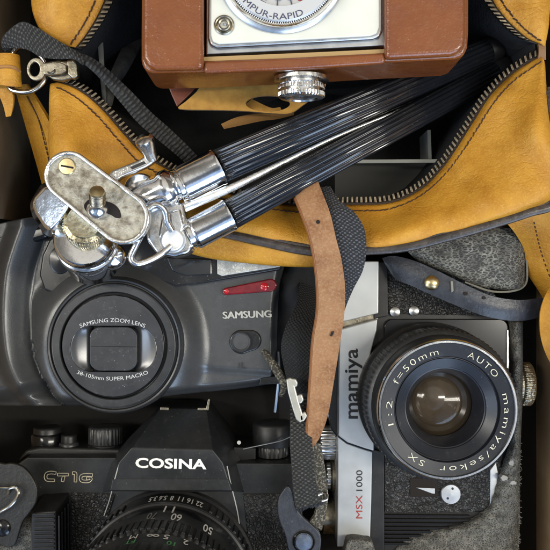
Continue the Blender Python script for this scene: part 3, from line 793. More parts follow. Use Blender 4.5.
make('lens_barrel', *g_lathe([L1(61.5, -3), L1(61.5, 6), L1(60.3, 8), L1(58.8, 8), L1(58.3, 6.6)], LC, seg=160, cap=False), M['chrome_worn'], cam1)
make('lens_groove', *g_lathe([L1(59, 3), L1(58.7, 6.8), L1(57, 6.9), L1(56.5, 4)], LC, seg=128, cap=False), M['ink'], cam1)
sr = make('shutter_ring', *g_lathe([L1(57.2, 2), L1(57.2, 8.4), L1(55.8, 9.6), L1(42, 9.6), L1(41, 7.5), L1(26, 6), L1(25, 2), L1(0.01, 2)], LC, seg=240, mod=knurl(120, 0.006, (1,)), cap=False), M['ring_silver'], cam1)
zt = CZ-4+9.9
mb = MB(); mb.add(text_arc('COMPUR-RAPID', 281.5, -32, 51.5, 180+70, 180-26, 6.2, zt, 0.0)); mb.build('lettering', M['navy'], sr)
mb = MB()
for ch, a in (('I', 60), ('L', 44), ('E', 29.5), ('T', 6.5), ('T', -16)):
    mb.add(text_arc(ch, 281.5, -32, 38.8, 180+a+(2 if ch == 'I' else 5.2), 180+a-(2 if ch == 'I' else 5.2), 7.5, CZ-4+8.3, 0.004))
mb.build('lettering', M['navy'], sr)
mb = MB()
for k in range(70):
    a = math.radians(90+ -80+160*k/69); r0, r1 = 54.0, 56.0
    p = [W(281.5+r*math.cos(a+s), -32+r*math.sin(a+s), zt) for r, s in ((r0, -0.006), (r0, 0.006), (r1, 0.006), (r1, -0.006))]
    mb.add((p, [(0, 1, 2, 3)]))
mb.build('scale_ticks', M['white'], sr)
mb = MB(); mb.add(g_lathe([L1(2.6, 0), L1(2.6, 7.0), L1(2.2, 7.4)], W(299.5, 1, CZ-3), seg=24)); mb.build('red_dot', M['red_ink'], sr)
mb = MB(); mb.add(g_prism([(302, -8), (316, -12), (312, 4), (303, 5)], CZ+5.2, CZ+1)); mb.build('index_window', M['dim_print'], sr)
fs = make('flash_socket', *g_lathe([(8.5, -1), (8.5, 0.8), (7.4, 1.6), (6.6, 1.2), (5.6, 0.6), (5.4, 2.6), (4.6, 3.1), (3.5, 2.6), (3.1, -1.5), (0.01, -1.5)], W(224.2, 25.2, CZ-6), seg=48), M['antique'], cam1)
make('pin', *g_lathe([(3, -1.4), (2.9, -1.3), (0.01, -1.2)], W(224.2, 25.2, CZ-6), seg=24), M['ink'], fs)
make('pin', *g_lathe([(1.2, -1.4), (1.2, 1.5), (0.7, 2.0), (0.01, 2)], W(225, 24.6, CZ-6), seg=24), M['satin'], fs)

# ------------------------------------------------------------------ tripod
tri = thing('tripod', 'folded tripod with chrome head and black ribbed legs lying across the ochre bag', 'tripod', 200, 200, 30)
def rib(n, dep): 
    return lambda t, k, r: r*(1 - dep*(0.5+0.5*math.cos(n*t))**3)
def leg(p0, p1, p2, r, r2):
    a, b, c = W(*p0), W(*p1), W(*p2)
    d = (b-a).normalized()
    fer = make('leg', *g_rod(b, c, r*0.955, r2, 320, rib(16, 0.11)), M['leg'], tri, sharp=0)
    L = (b-a).length
    make('ferrule', *g_lathe([(r*0.8, -4), (r*0.97, -3), (r*0.86, -1.5), (r*0.86, 1), (r*1.0, 2.5), (r*1.03, 5), (r*1.03, L-4), (r*1.06, L-3), (r*1.06, L-0.5), (r*0.9, L)], a, d, 64), M['chrome'], fer, sharp=45)
    make('foot', *g_lathe([(r2*1.02, -8), (r2*1.05, 4), (r2*0.8, 10), (0.01, 11)], c, c-b, 32), M['black'], fer)
    return fer
leg((180, 186, 88), (219, 166.5, 83), (492, 49, -4), 16.2, 13.2)
leg((190.5, 235, 80), (230, 214.8, 75), (500, 70, -12), 14.6, 13)
st_ = strip('leg', [((181, 203.5, 84), (183.5, 213, 82)), ((235, 182, 72), (237, 189.5, 71)), ((330, 137.5, 45), (331.2, 141.5, 44)), ((400, 109, 27), (400.8, 112, 26)), ((470, 81, 8), (470.6, 83.5, 7))], 8, M['chrome_worn'], tri, n=40, m=5, crown=0.8)
# head plate
ok = stadium(68, 175, 24.5, 123, 218, 26.5); ik = stadium(68.5, 175.5, 20.4, 122.5, 217.5, 22)
hp = make('head_plate', *g_ring(ok, ik, 119, 108), M['chrome_worn'], tri, bevel=1.4, segs=4)
make('mount_pad', *g_prism(stadium(68.5, 175.5, 21.8, 122.5, 217.5, 23.5), 115.5, 109), M['cork'], hp)
make('plate_skirt', *g_prism(stadium(68.5, 175.5, 22.5, 122.5, 217.5, 24), 108.5, 102, taper=-0.06), M['chrome'], hp, bevel=2)
make('slot', *g_prism(spline([(84, 205), (90, 199), (100, 200), (112, 203), (119, 209), (121, 217), (116, 218), (108, 214), (100, 219), (91, 215), (86, 211)], 40, True), 115.8, 112), M['hole'], hp)
b0 = W(98, 209, 116); b1 = W(97, 191.5, 134); ax = b1-b0
make('collar', *g_lathe([(9.5, -2), (9.8, 1), (8.6, 4), (7.2, 6), (7, 9)], b0, ax, 40), M['chrome_worn'], hp)
thr = [(6.6, 6)]
for k in range(7): thr += [(6.9, 8.5+k*2.0), (6.1, 9.5+k*2.0)]
thr += [(6.6, ax.length-3), (6.2, ax.length-1)]
sc2 = make('mount_screw', *g_lathe(thr + [(5.9, ax.length-0.5)], b0, ax, 40), M['antique'], hp)
make('screw_tip', *g_lathe([(6.4, -1.5), (6.0, 0.6), (4, 1.3), (0.01, 1.5)], b1, ax, 40), M['brass'], sc2)
mb = MB(); mb.add(g_lathe([(7.5, -1), (7.4, 0.6), (6.6, 1.3), (0.01, 1.5)], W(67, 166.5, 115.5), seg=36)); sh_ = mb.build('screw_head', M['brass'], hp)
make('screw_slot', *edge_strip((60.8, 165.5), (73.2, 167.8), 117.3, 115, 1.6), M['hole'], sh_)
# clamp block, collar and ball housing below the plate
make('clamp_block', *g_frustum([(32, 203, 86), (35, 197, 88), (44, 187, 95), (52, 186, 101), (70, 205, 104), (60, 221, 99), (50, 231, 92), (45, 227, 88), (36, 213, 85)], 95, [(29, 206), (31, 200), (41, 183), (50, 181), (74, 205), (64, 228), (50, 239), (42, 233), (32, 217)], 66), M['chrome'], tri, bevel=8, segs=6)
cb = W(86, 228, 76); ct = W(84, 221, 97)
make('locking_collar', *g_lathe([(16, 0), (18.5, 2), (19.2, 3), (19.2, 14), (18.5, 16), (15, 17), (15, (ct-cb).length)], cb, ct-cb, 240, knurl(60, 0.025, (2, 3))), M['collar'], tri, sharp=40)
h0 = W(92, 256, 28); h1 = W(84, 236, 80)
hl = (h1-h0).length
make('ball_housing', *g_lathe([(21, -12), (25.5, -10), (27, -7), (27.4, hl*0.42), (28.8, hl*0.45), (29, hl*0.48), (29, hl*0.66), (28.4, hl*0.69), (26.6, hl*0.71), (26.6, hl*0.78), (28, hl*0.81), (28, hl*0.93), (26, hl*0.98), (21, hl)], h0, h1-h0, 96), M['chrome'], tri, sharp=38)
make('ball_stud', *g_lathe([(9, -4), (12, 0), (13, 6), (11, 12), (7, 15), (0.01, 16)], W(112, 256, 50), (0.35, -0.1, 1), 40), M['chrome'], tri, sharp=0)
# hinge barrel and yoke
a0, a1 = W(132, 203, 86), W(181, 183, 87)
hl = (a1-a0).length
make('hinge_barrel', *g_lathe([(9, -1), (13, 2), (14.5, 7), (15.5, 16), (15.5, hl-20), (16.8, hl-17), (16.8, hl-9), (14, hl-7), (14, hl)], a0, a1-a0, 64), M['chrome'], tri, sharp=0)
make('yoke', *g_prism([(150, 206), (168, 199), (184, 203), (187, 222), (194, 246), (189, 254), (174, 258), (156, 254), (146, 240), (145, 220)], 88, 58), M['chrome_worn'], tri, bevel=4, segs=4)
make('yoke_plate', *g_prism([(162, 214), (180, 208), (184, 226), (178, 250), (166, 250), (158, 236)], 93, 86), M['chrome'], tri, bevel=2.5)
make('pivot_bolt', *g_lathe([(11.5, -2), (11.5, 0), (10.4, 1.0), (10.3, 4.5), (9.4, 5.8), (8.4, 6.1), (7.9, 5.8), (0.01, 6.0)], W(173, 240, 92), (0.02, -0.02, 1), 48), M['bolt'], tri, sharp=45)
MB().add(g_tube([W(171, 246, 96), W(160, 255, 99), W(146, 262, 102), W(136, 263.5, 104), W(131, 257, 105), W(137, 243, 106), W(144, 228, 107), W(147, 214, 107), W(152, 206, 107), W(160, 206, 106), W(165, 212, 104), W(167, 222, 101), W(172, 231, 98)], 3.0, 12, 90)).build('wire_bail', M['chrome_worn'], tri)
# pan lever with its knob
make('lever', *g_prism([(107, 176), (112, 170), (138, 160), (149, 153), (154, 156), (154, 162), (146, 167), (122, 177), (113, 184)], 104, 93), M['chrome_worn'], tri, bevel=2)
make('lever_slot', *g_prism([(130, 167), (144, 161), (146, 163.5), (132, 169.5)], 104.4, 102), M['ink'], tri)
k0, k1 = W(152, 159, 100), W(143.5, 138, 116)
make('lever_knob', *g_lathe([(5, 0), (5.5, 3), (6, 8), (8.2, (k1-k0).length-4), (8, (k1-k0).length-1), (6.5, (k1-k0).length), (0.01, (k1-k0).length+0.4)], k0, k1-k0, 40), M['chrome_worn'], tri, sharp=50)
make('lever_base', *g_lathe([(14, -14), (15, 0), (13, 4), (0.01, 5)], W(140, 190, 92), (0, 0, 1), 40), M['chrome'], tri, sharp=0)

# ------------------------------------------------------------------ compact zoom camera (graphite)
comp = thing('compact_camera', 'graphite grey compact zoom camera with round lens and red lamp window', 'camera', 130, 320, FLOOR)
LX, LY = 113.0, 346.0
def ss(a, b, x):
    t = max(0, min(1, (x-a)/(b-a))); return t*t*(3-2*t)
def gline(y):   # the seam right of the grip
    return spline([(50, 226), (42, 248), (35, 272), (32, 300), (32, 330), (37, 362), (50, 388), (64, 404), (80, 420)], 60)
GL = gline(0)
def gx(y):
    for i in range(len(GL)-1):
        if GL[i][1] <= y <= GL[i+1][1]:
            t = (y-GL[i][1])/(GL[i+1][1]-GL[i][1]); return GL[i][0]+(GL[i+1][0]-GL[i][0])*t
    return GL[0][0] if y < GL[0][1] else GL[-1][0]
def samz(x, y, z, u, v):
    d = math.hypot(x-LX, y-LY)
    b = -34 + 20*ss(98, 66, d)
    g = gx(y)
    if x < g:
        w = g - x
        b = -34 + 3*ss(0, 8, w) + 24*math.sin(min(1, w/40)*math.pi/2)**1.3 - 15*ss(26, 44, w)
        b -= 16*ss(385, 402, y+0.25*(x-10))
    else:
        b -= 0.0
    b -= 16*(1-ss(0, 0.05, 1-v))**2 if x > g else 5*(1-ss(0, 0.04, 1-v))
    b -= 18*(1-ss(0, 0.045, 1-u))**2
    b -= 6*ss(270, 340, y)*0 + 4*ss(366, 374, y-0.12*(x-220)*0.6)*ss(185, 215, x)
    return b
ctrl = [[(-22, 228, 0), (40, 216, 0), (110, 214, 0), (180, 222, 0), (240, 232, 0), (287, 240, 0)],
        [(-22, 258, 0), (40, 256, 0), (110, 254, 0), (180, 256, 0), (240, 256, 0), (286, 258, 0)],
        [(-22, 300, 0), (40, 300, 0), (110, 300, 0), (180, 300, 0), (240, 298, 0), (279, 294, 0)],
        [(-22, 350, 0), (40, 350, 0), (110, 350, 0), (180, 348, 0), (240, 344, 0), (277, 340, 0)],
        [(-22, 405, 0), (30, 406, 0), (105, 404, 0), (175, 395, 0), (235, 389, 0), (277.5, 383, 0)]]
grid('body', ctrl, 170, 120, M['sam'], comp, zf=samz, skirt=FLOOR+4)
make('flash_bar', *g_prism([(49, 240), (60, 230), (180, 226), (284, 238), (284, 262), (281, 270), (240, 277), (200, 284), (176, 287), (150, 278), (118, 270), (90, 278), (72, 292), (58, 295), (44, 290), (39, 275), (42, 255)], -24, -60), M['sam_dark'], comp, bevel=2.5, segs=3)
make('flash_window', *g_prism([(217, 259), (283, 258), (284, 263), (280, 267), (222, 276), (217, 274)], -21.5, -30), M['flash'], comp, bevel=1.2)
make('viewfinder_window', *g_prism([(166, 257), (212, 259), (212, 275), (186, 276), (172, 271)], -22.5, -30), M['smoke'], comp, bevel=1.5)
make('sensor_window', *g_lathe([(15, -2), (14, 1), (12, 1.6), (0.01, 2.0)], W(60, 260, -23), seg=40, sx=0.8), M['sam_dark'], comp)
make('top_cover', *g_prism([(-22, 236), (10, 230), (44, 224), (49, 238), (10, 249), (-22, 258)], -22, -70), M['black_gloss'], comp, bevel=5, segs=4)
# lens barrel
def LS(r, z): return (r*(H-z)/H, z)
o0 = W(LX, LY, 0); lo = Vector((o0.x, o0.y, 0))
def lens_lathe(name, prof, mm, parent, **k): return make(name, *g_lathe([(r, z) for r, z in prof], lo, seg=k.pop('seg', 160), cap=False, **k), mm, parent)
lb = lens_lathe('lens_barrel', [(71, -30), (69.5, -12), (68, -7), (66.5, -5), (65, -5.5), (64, -8), (63, -8), (62, -3.4), (61, -2.4), (54.5, -2.4), (53.5, -4)], M['sam_ring'], comp)
lens_lathe('lens_groove', [(53.7, -3.2), (53, -7), (51.2, -7), (50.8, -3)], M['black_gloss'], lb)
ov = stadium(93, 349, 23, 134, 349, 23, 24)
oc = [(LX+50.9*math.cos(math.atan2(p[1]-LY, p[0]-LX)), LY+50.9*math.sin(math.atan2(p[1]-LY, p[0]-LX))) for p in ov]
lf_ = make('lens_front', *g_ring(oc, ov, -1.9, -9), M['sam_disc'], lb, bevel=0.6)
make('recess_floor', *g_prism([(113.5+(p[0]-113.5)*1.05, 349+(p[1]-349)*1.05) for p in ov], -12, -14), M['black_gloss'], lf_)
lens_lathe('chrome_line', [(62.4, -3.3), (62, -2.6), (61.5, -2.4), (61.2, -2.6)], M['sam_ring'], lb)
# oval recess with bright ends and the closed barrier
def cheek(x0, x1, sg):
    rows = []
    for yy, ins in ((326.6, 0.62), (331, 0.34), (338, 0.11), (349, 0.0), (360, 0.11), (367, 0.34), (371.4, 0.62)):
        a = x0 + (x1-x0)*ins
        rows.append([(a, yy, -2.2), (a+(x1-a)*0.3, yy, -3.4), (a+(x1-a)*0.7, yy, -6.5), (x1, yy, -10.5)])
    return rows
grid('lens_cheek', cheek(70.3, 93, 1), 24, 36, M['dish'], lf_, solid=0.8)
grid('lens_cheek', cheek(156.7, 134, -1), 24, 36, M['dish'], lf_, solid=0.8)
bz = rrect(91, 327, 135.5, 371, 9)
bz = [(x+(2.2*math.cos((y-348.5)/22*1.5) if x > 113 else -2.2*math.cos((y-348.5)/22*1.5)), y) for x, y in bz]
make('lens_barrier', *g_prism([p for p in bz], -1.4, -11), M['sam_disc'], lf_, bevel=1.0)
make('barrier_split', *edge_strip((90.5, 346.2), (136, 347), -1.2, -2, 0.5), M['black_gloss'], lf_)
MB().add(text_arc('SAMSUNG ZOOM LENS', 112.5, 413, 91, -20.6, 20.6, 3.8, -1.5, 0.0)).build('lettering', M['grey_print2'], lf_)
MB().add(text_arc('38-105mm SUPER MACRO', 112.5, 283, 97.5, 180+21.6, 180-21.6, 3.6, -1.5, 0.0)).build('lettering', M['grey_print2'], lf_)
mb = MB()
for k, dx in enumerate((-0.45, -0.15, 0.15, 0.45)): mb.add(text_line('SAMSUNG', (223.1+dx, 318.5+0.1*k), (271.2+dx, 316.9+0.1*k), 6.7, -32.7+0.06*k, 0.0))
mb.build('lettering', M['grey_print'], comp)
# red lamp window
rw = make('lamp_window', *g_prism(stadium(226, 291.5, 3.6, 270.5, 285.2, 6.4), -29.5, -38), M['red'], comp, bevel=1.6)
mb = MB(); mb.add(g_lathe([(4.2, -1), (4.1, 0.7), (2.5, 1.6), (0.01, 1.9)], W(264.5, 286.5, -29.6), seg=28)); mb.add(g_lathe([(2.6, -1), (2.4, 0.6), (0.01, 1.0)], W(226.5, 291.3, -29.6), seg=24)); mb.build('lamp_lens', M['red_lamp'], rw)
# release button
bt = make('button_well', *g_prism(stadium(241.5, 342, 12.3, 251, 340.5, 10.5), -32.4, -40), M['sam_dark'], comp, bevel=2)
make('button', *g_lathe([(10.6, -3), (10.4, 2.5), (9.5, 3.6), (8.6, 3.0), (8, 2.4), (0.01, 2.6)], W(241, 341.6, -33), seg=48), M['sam'], bt)
mb = MB(); mb.add(text_line('1L', (238.5, 368.3), (245, 367.6), 5.5, -32.2, 0.0, slant=1)); mb.add(text_line('_', (237, 368.5), (247, 367.7), 5.5, -32.2)); mb.build('icon', M['ink'], comp)
make('lower_step', *g_prism([(259, 385), (260, 379), (264, 377.5), (278, 376), (279, 384)], -37, -80), M['sam_dark'], comp, bevel=1)

# ------------------------------------------------------------------ black SLR (bottom left)
cz = -30
slr = thing('slr_camera', 'black film camera with zoom lens and white lettering on its prism, bottom left', 'camera', 160, 500, FLOOR)
make('body', *g_prism([(12, 478), (15, 466), (27, 457.5), (118, 457.5), (235, 463), (292, 463.5), (302, 472), (305, 660), (8, 660)], cz, FLOOR+12), M['black_soft'], slr, bevel=1.6)
make('top_deck', *g_prism([(17, 462), (26, 450), (40, 447), (122, 449), (124, 456), (28, 456.4)], -48, -104), M['black'], slr, bevel=3)
make('leatherette', *g_prism([(71, 492.5), (115, 494), (104, 530), (92, 660), (71, 660)], cz+1.6, cz-3), M['grain'], slr, bevel=0.8)
make('leatherette', *g_prism([(243, 494), (296, 494), (296, 660), (252, 660), (247, 530)], cz+1.4, cz-3), M['grain_dust'], slr, bevel=0.8)
gr = make('grip', *g_frustum([(31, 513), (56, 511), (58, 660), (28, 660)], 6, [(44, 493), (70, 491.5), (72, 660), (24, 660)], cz-2), M['black'], slr, bevel=1.5)
mb = MB()
for k in range(18):
    y = 515+k*4.2
    mb.add(edge_strip((34, y), (54, y-0.4), 7.2, 3, 2.2))
mb.build('grip_ribs', M['black'], gr, bevel=0.4, segs=2)
mb = MB()
for k in range(4):
    v, f = g_frustum([(58.0+k*3.1, 516-k*4), (59.4+k*3.1, 515.6-k*4), (60.8+k*3.1, 660), (59.2+k*3.1, 660)], 3.5-k*8, [(58.0+k*3.1, 516-k*4), (59.4+k*3.1, 515.6-k*4), (60.8+k*3.1, 660), (59.2+k*3.1, 660)], -4-k*8)
    mb.add((v, f))
mb.build('grip_ribs', M['black_soft'], gr)
# prism housing: name plate, roof and side facets
pz = 0
PV = {'a': (131, 448, pz), 'b': (213, 450, pz), 'c': (223, 463, pz), 'd': (232, 491, pz-3), 'e': (111, 491, pz-3), 'f': (118.5, 463, pz),
      'g': (160, 408, -44), 'h': (206, 409, -44), 'i': (226, 432, -52), 'j': (243, 463, -46), 'k': (246, 493, -34), 'l': (101, 493, -34), 'm': (108, 463, -46), 'n': (127, 440, -52)}
ks = list(PV); iv = {k: i for i, k in enumerate(ks)}
fc = ['abcf', 'fcde', 'ghba', 'hib', 'ijc', 'bic', 'cjkd', 'nga', 'mnf', 'naf', 'lmfe']
vv = [W(*PV[k]) for k in ks]; ff = [tuple(iv[c] for c in q) for q in fc]
n0 = len(vv)
ring = 'ghijklmn'
vv += [Vector((W(*PV[c]).x, W(*PV[c]).y, -100)) for c in ring]
for q in range(len(ring)-1):
    ff.append((iv[ring[q]], iv[ring[q+1]], n0+q+1, n0+q))
ff.append((iv['n'], iv['g'], n0, n0+7)); ff.append((iv['d'], iv['k'], n0+4, n0+5, iv['l'], iv['e'])); 
pr = make('prism_housing', vv, ff, M['black_soft'], slr, bevel=1.3, segs=3)
make('prism_band', *g_prism([(112.5, 479), (228, 479), (232, 490.5), (110, 490.5)], pz-1.2, pz-10), M['black_soft'], pr, bevel=0.8)
mb = MB(); mb.add(text_line('COSINA', (135.3, 467.4), (206.5, 469.0), 9.2, pz+0.5, 0.03)); mb.build('lettering', M['white'], pr)
mb = MB(); mb.add(g_prism([(160, 407), (168.5, 407.5), (168.5, 410.5), (160, 410)], -41, -48)); mb.add(g_prism([(197.5, 408), (206, 408), (208, 399), (210, 399), (208.5, 410.5), (197.5, 410.5)], -41, -48)); mb.build('accessory_shoe', M['antique'], pr, bevel=0.6)
make('edge_wear', *g_tube([W(227, 466, pz-6), W(231, 485, pz-6), W(238, 515, -22), W(242, 552, -24)], 0.6, 6, 20), M['grey_print'], slr)
make('edge_wear', *g_tube([W(119, 464, pz-1), W(114, 482, pz-3), W(109.5, 500, -20), W(104, 516, -26)], 0.55, 6, 20), M['grey_print'], slr)
# mode letters: each drawn as a thin double line
def outline(poly, hw):
    P = [Vector(p) for p in spline(poly, max(12, 6*len(poly)))]
    L_, R_ = [], []
    for i, p in enumerate(P):
        d = P[min(i+1, len(P)-1)]-P[max(i-1, 0)]; d.normalize(); nn = Vector((-d.y, d.x)); L_.append(p+nn*hw); R_.append(p-nn*hw)
    return L_ + R_[::-1]
mb = MB()
for poly in ([(56, 473), (50, 472.6), (46.4, 474), (45.6, 477.5), (47.6, 480), (54.6, 480.3)], [(57.5, 474.6), (63, 474.6), (68.5, 474.6)], [(63.6, 476.2), (63.0, 479), (62.4, 481.6)], [(72.4, 473), (75.4, 473.4), (75.6, 477), (75.4, 482)], [(92.6, 475), (84, 475), (81, 476.6), (80.8, 479.6), (83, 481.2), (88.6, 481.2), (91, 478.6), (86.5, 478.4)]):
    mb.add(g_tube([W(p.x, p.y, cz+0.4) for p in outline(poly, 1.35)], 0.42, 5, 0, True))
mb.build('lettering', M['gold'], slr)
# controls on the top deck: they point away from the body
def dial(name, px, zc, ytop, ybot, r, mm, knurls=0, dome=0, ring=None):
    x = W(px, ybot, zc).x; yb = W(px, ybot, zc+r).y; yt = W(px, ytop, zc+r).y; h = yt-yb
    prof = [(r*0.98, 0), (r, 1.0), (r, h-2.4), (r*0.95, h-0.7), (r*0.88, h), (r*0.5, h+dome*0.8), (0.01, h+dome)]
    return make(name, *g_lathe(prof, Vector((x, yb, zc)), (0, 1, 0), 288 if knurls else 56, knurl(knurls, 0.022, (1, 2)) if knurls else None), mm, slr, sharp=45)
dial('film_counter', 47.5, -72, 429, 449, 15, M['black'])
dial('advance_hub', 47.5, -72, 436, 452, 17.5, M['black_gloss'])
dial('release_button', 69, -60, 436, 452, 8.5, M['black'])
dial('release_collar', 69, -60, 444, 458, 10.5, M['sam_ring'])
dial('shutter_dial', 106, -70, 429, 448, 18.5, M['sam_ring'], 30)
dial('shutter_dial_base', 106, -70, 446, 453, 20, M['black'])
dial('rewind_knob', 272, -62, 426, 449, 21, M['black'], 0, 3)
dial('rewind_base', 272, -62, 447, 459, 17, M['sam_ring'], 22)
make('lever', *g_tube([W(243, 449, -38), W(262, 445, -36), W(280, 441, -36), W(290, 437, -36)], 0.7, 6, 20), M['satin'], slr)
make('deck_step', *g_prism([(233, 447), (256, 448), (256, 460), (233, 462)], -44, -104), M['black'], slr, bevel=1.5)
mb = MB(); mb.add(g_lathe([(2.2, 0), (2, 1)], W(239, 442.5, -46), seg=20)); mb.build('contact', M['white'], slr)
# zoom lens
A0 = W(171, 575, -26); ax_ = Vector((A0.x, A0.y, 0))
def zl(name, prof, mm, par, mod=None, seg=240): return make(name, *g_lathe(prof, ax_, seg=seg, mod=mod, cap=False), mm, par, sharp=30)
zm = zl('lens', [(89, -34), (89, -20), (86.6, -18), (86.4, -12), (86.6, 18), (84, 19.5), (84, 22)], M['black'], slr)
zl('aperture_ring', [(87.4, -12), (87.6, -8), (87.4, 16), (86, 17.5)], M['black_soft'], zm, mod=None)
def arcmod(n, dep, ks, lo, hi):
    def m(t, k, r):
        if k not in ks: return r
        d = math.degrees(t) % 360
        return r*(1+dep*(1 if math.cos(n*t) > 0 else -1))
    return m
# finger ridges low on the aperture ring, at both sides
mb = MB()
for k in range(72):
    a = math.radians(k*5)
    d = (math.degrees(a) - 90) % 360
    d = min(d, 360-d)
    if d < 26: continue
    c, s = math.cos(a), math.sin(a); e = Vector((-s, c, 0)); rr = Vector((c, s, 0))
    q = [ax_+rr*r+e*w+Vector((0, 0, z)) for z in (-7, 14) for r, w in ((86, -2.0), (86, 2.0), (89.2, 1.6), (89.2, -1.6))]
    mb.add((q, [(3, 2, 1, 0), (4, 5, 6, 7), (0, 1, 5, 4), (1, 2, 6, 5), (2, 3, 7, 6), (3, 0, 4, 7)]))
mb.build('aperture_grip', M['black'], zm, bevel=0.5, segs=2)
zl('index_ring', [(84.6, 18), (85.2, 22), (85.2, 47), (84, 48.5)], M['black_gloss'], zm)
zl('zoom_ring', [(86.2, 48), (87.2, 50), (87.2, 73), (86.6, 74), (86.8, 75), (86.8, 101), (85, 103), (82, 103.5), (82, 107)], M['black_soft'], zm, mod=knurl(80, 0.009, (5,)), seg=480)
mb = MB()
for k in range(90):
    a = math.radians(k*4); c, s = math.cos(a), math.sin(a); e = Vector((-s, c, 0)); rr = Vector((c, s, 0))
    q = [ax_+rr*r+e*w+Vector((0, 0, z)) for z in (76, 100) for r, w in ((85.5, -2.0), (85.5, 2.0), (88.8, 1.5), (88.8, -1.5))]
    mb.add((q, [(3, 2, 1, 0), (4, 5, 6, 7), (0, 1, 5, 4), (1, 2, 6, 5), (2, 3, 7, 6), (3, 0, 4, 7)]))
mb.build('zoom_grip', M['black'], zm, bevel=0.5, segs=2)
zl('focus_ring', [(83, 106), (86.4, 108), (86.4, 132), (85, 134), (88, 136), (88, 164), (86, 168), (74, 168), (72, 150), (0.01, 140)], M['black_soft'], zm, mod=knurl(64, 0.012, (5, 6)), seg=512)
def barrel_text(s, ac, span, r, z0, cap, mm_mb, bold=0.0):
    if 'M' not in s: bold = 0.012
    # upside down in the photo: read from behind the camera
    def m(t, y):
        a = math.radians(90 + ac - span/2 + span*t)   # counter-clockwise from +x; start at the right end
        return ax_ + Vector((r*math.cos(a), r*math.sin(a), z0+cap*y))
    v, f = g_text(s, m, bold)
    mm_mb.add((v, f))
wmb = MB(); gmb = MB(); dmb = MB()
def seen(xx, z, r):
    cxx = 275 + ax_.x*H/(H-z); return math.degrees(math.asin(max(-1, min(1, (cxx-xx)/(r*H/(H-z))))))

for s, xx, w in (('22', 199.5, 4.6), ('16', 190, 4.0), ('11', 181, 3.3), ('8', 172, 2.1), ('5.6', 163, 5), ('3.5', 153, 5)):
    barrel_text(s, seen(xx, 4, 88.1), w, 88.1, -3, 15, wmb)
for s, xx, w in (('70', 152, 5.6), ('60', 176.5, 6.3), ('50', 208, 6.3)):
    barrel_text(s, seen(xx, 60, 87.7), w, 87.7, 52, 19, dmb if s == '70' else wmb)
for s, xx, w, g in (('M', 133, 4.4, 0), ('\u221e', 152.5, 7.0, 0), ('5', 166, 3, 0), ('10', 172.5, 4.8, 1), ('2', 185.5, 3.2, 0), ('FT', 132, 6.0, 1)):
    barrel_text(s, seen(xx, 118, 86.9), w, 86.9, (124 if g else 110) , 9 if g else 11, gmb if g else wmb)
for xx in (165, 173.5):
    a = math.radians(seen(xx, 34, 85.5))+math.pi/2
    c, s = math.cos(a), math.sin(a); e = Vector((-s, c, 0)); rr = Vector((c, s, 0))
    wmb.add(([ax_+rr*85.7+e*w+Vector((0, 0, z)) for z, w in ((24, -0.8), (24, 0.8), (44, 0.8), (44, -0.8))], [(0, 1, 2, 3)]))
wmb.build('scale_numerals', M['white'], zm); gmb.build('scale_numerals', M['green'], zm); dmb.build('scale_numerals', M['dim_print'], zm)

# left strap tab with its hook
tab = thing('strap_tab', 'dark leather strap tab with wire hook and rivet, left of the black camera grip', 'strap tab', 18, 505, -40)
make('leather_tab', *g_prism(spline([(-6, 470), (6, 464), (15, 464), (24, 468), (32, 477), (37, 489), (36, 502), (30, 512), (23, 521), (19, 533), (15, 544), (9, 548), (0, 545), (-8, 535)], 60, True), 14, 9), M['lug_leather'], tab, bevel=1.4)
MB().add(g_tube([W(-14, 520, 20), W(0, 512, 20), (W(9, 506.5, 21)), W(16, 499, 21), W(18.5, 492, 20), W(15, 487.3, 19), W(9.5, 489, 17), W(8, 494, 14)], 1.7, 10, 50)).build('wire_hook', M['ring_steel'], tab)
MB().add(g_tube([W(-12, 486, 17), W(0, 487.5, 18), W(10, 488, 18)], 1.2, 8, 20)).build('wire_hook', M['antique'], tab)
make('rivet', *g_lathe([(8.5, -1), (8.3, 1), (6, 2.4), (0.01, 3)], W(2, 528, 14), seg=40), M['black_gloss'], tab)
pd = make('strap_pad', *g_lathe([(26, -36), (27, -6), (24, 0), (15, 4), (0.01, 5.5)], W(22, 545, 0), seg=56), M['old_case2'], None, sharp=0)
tag(pd, 'round worn grey leather pad half hidden under the dark strap tab, bottom left', 'leather pad')

# ------------------------------------------------------------------ silver-topped SLR lying on its side in the worn half case
mz = -36
ma = thing('slr_camera', 'silver and black film camera turned on its side, big black lens facing up', 'camera', 430, 400, FLOOR)
make('body', *g_prism([(372, 264), (470, 262), (500, 300), (509, 330), (509, 500), (500, 520), (470, 545), (385, 556), (372, 556)], mz-4, FLOOR+10), M['black'], ma, bevel=2)
make('end_cover', *g_prism([(388, 262), (470, 262), (496, 296), (500, 316), (388, 314)], mz-2, mz-10), M['grain'], ma, bevel=1)
make('front_panel', *g_prism(rrect(384, 319, 508.5, 512, 9), mz, mz-8), M['black_gloss'], ma, bevel=1.2)
make('leatherette', *g_prism([(385, 455), (476, 455), (500, 440), (503, 500), (497, 508), (470, 512.5), (385, 513)], mz+1.6, mz-4), M['grain'], ma, bevel=0.8)
make('edge_trim', *g_prism([(507, 330), (509, 330), (509, 445), (507, 445)], mz+2, mz-6), M['satin'], ma)
make('edge_trim', *g_prism([(490, 470), (496, 462), (499, 475), (494, 500), (490, 505)], mz+2, mz-6), M['satin'], ma, bevel=0.8)
mb = MB()
for k in range(8): mb.add(edge_strip((384, 516+k*4), (470, 516.6+k*4), mz+1, mz-5, 2.4))
mb.build('end_ribs', M['black_gloss'], ma, bevel=0.6, segs=2)
make('top_edge', *g_prism([(374, 262), (388, 262), (388, 316), (374, 319)], mz+1, mz-60), M['black'], ma, bevel=1)
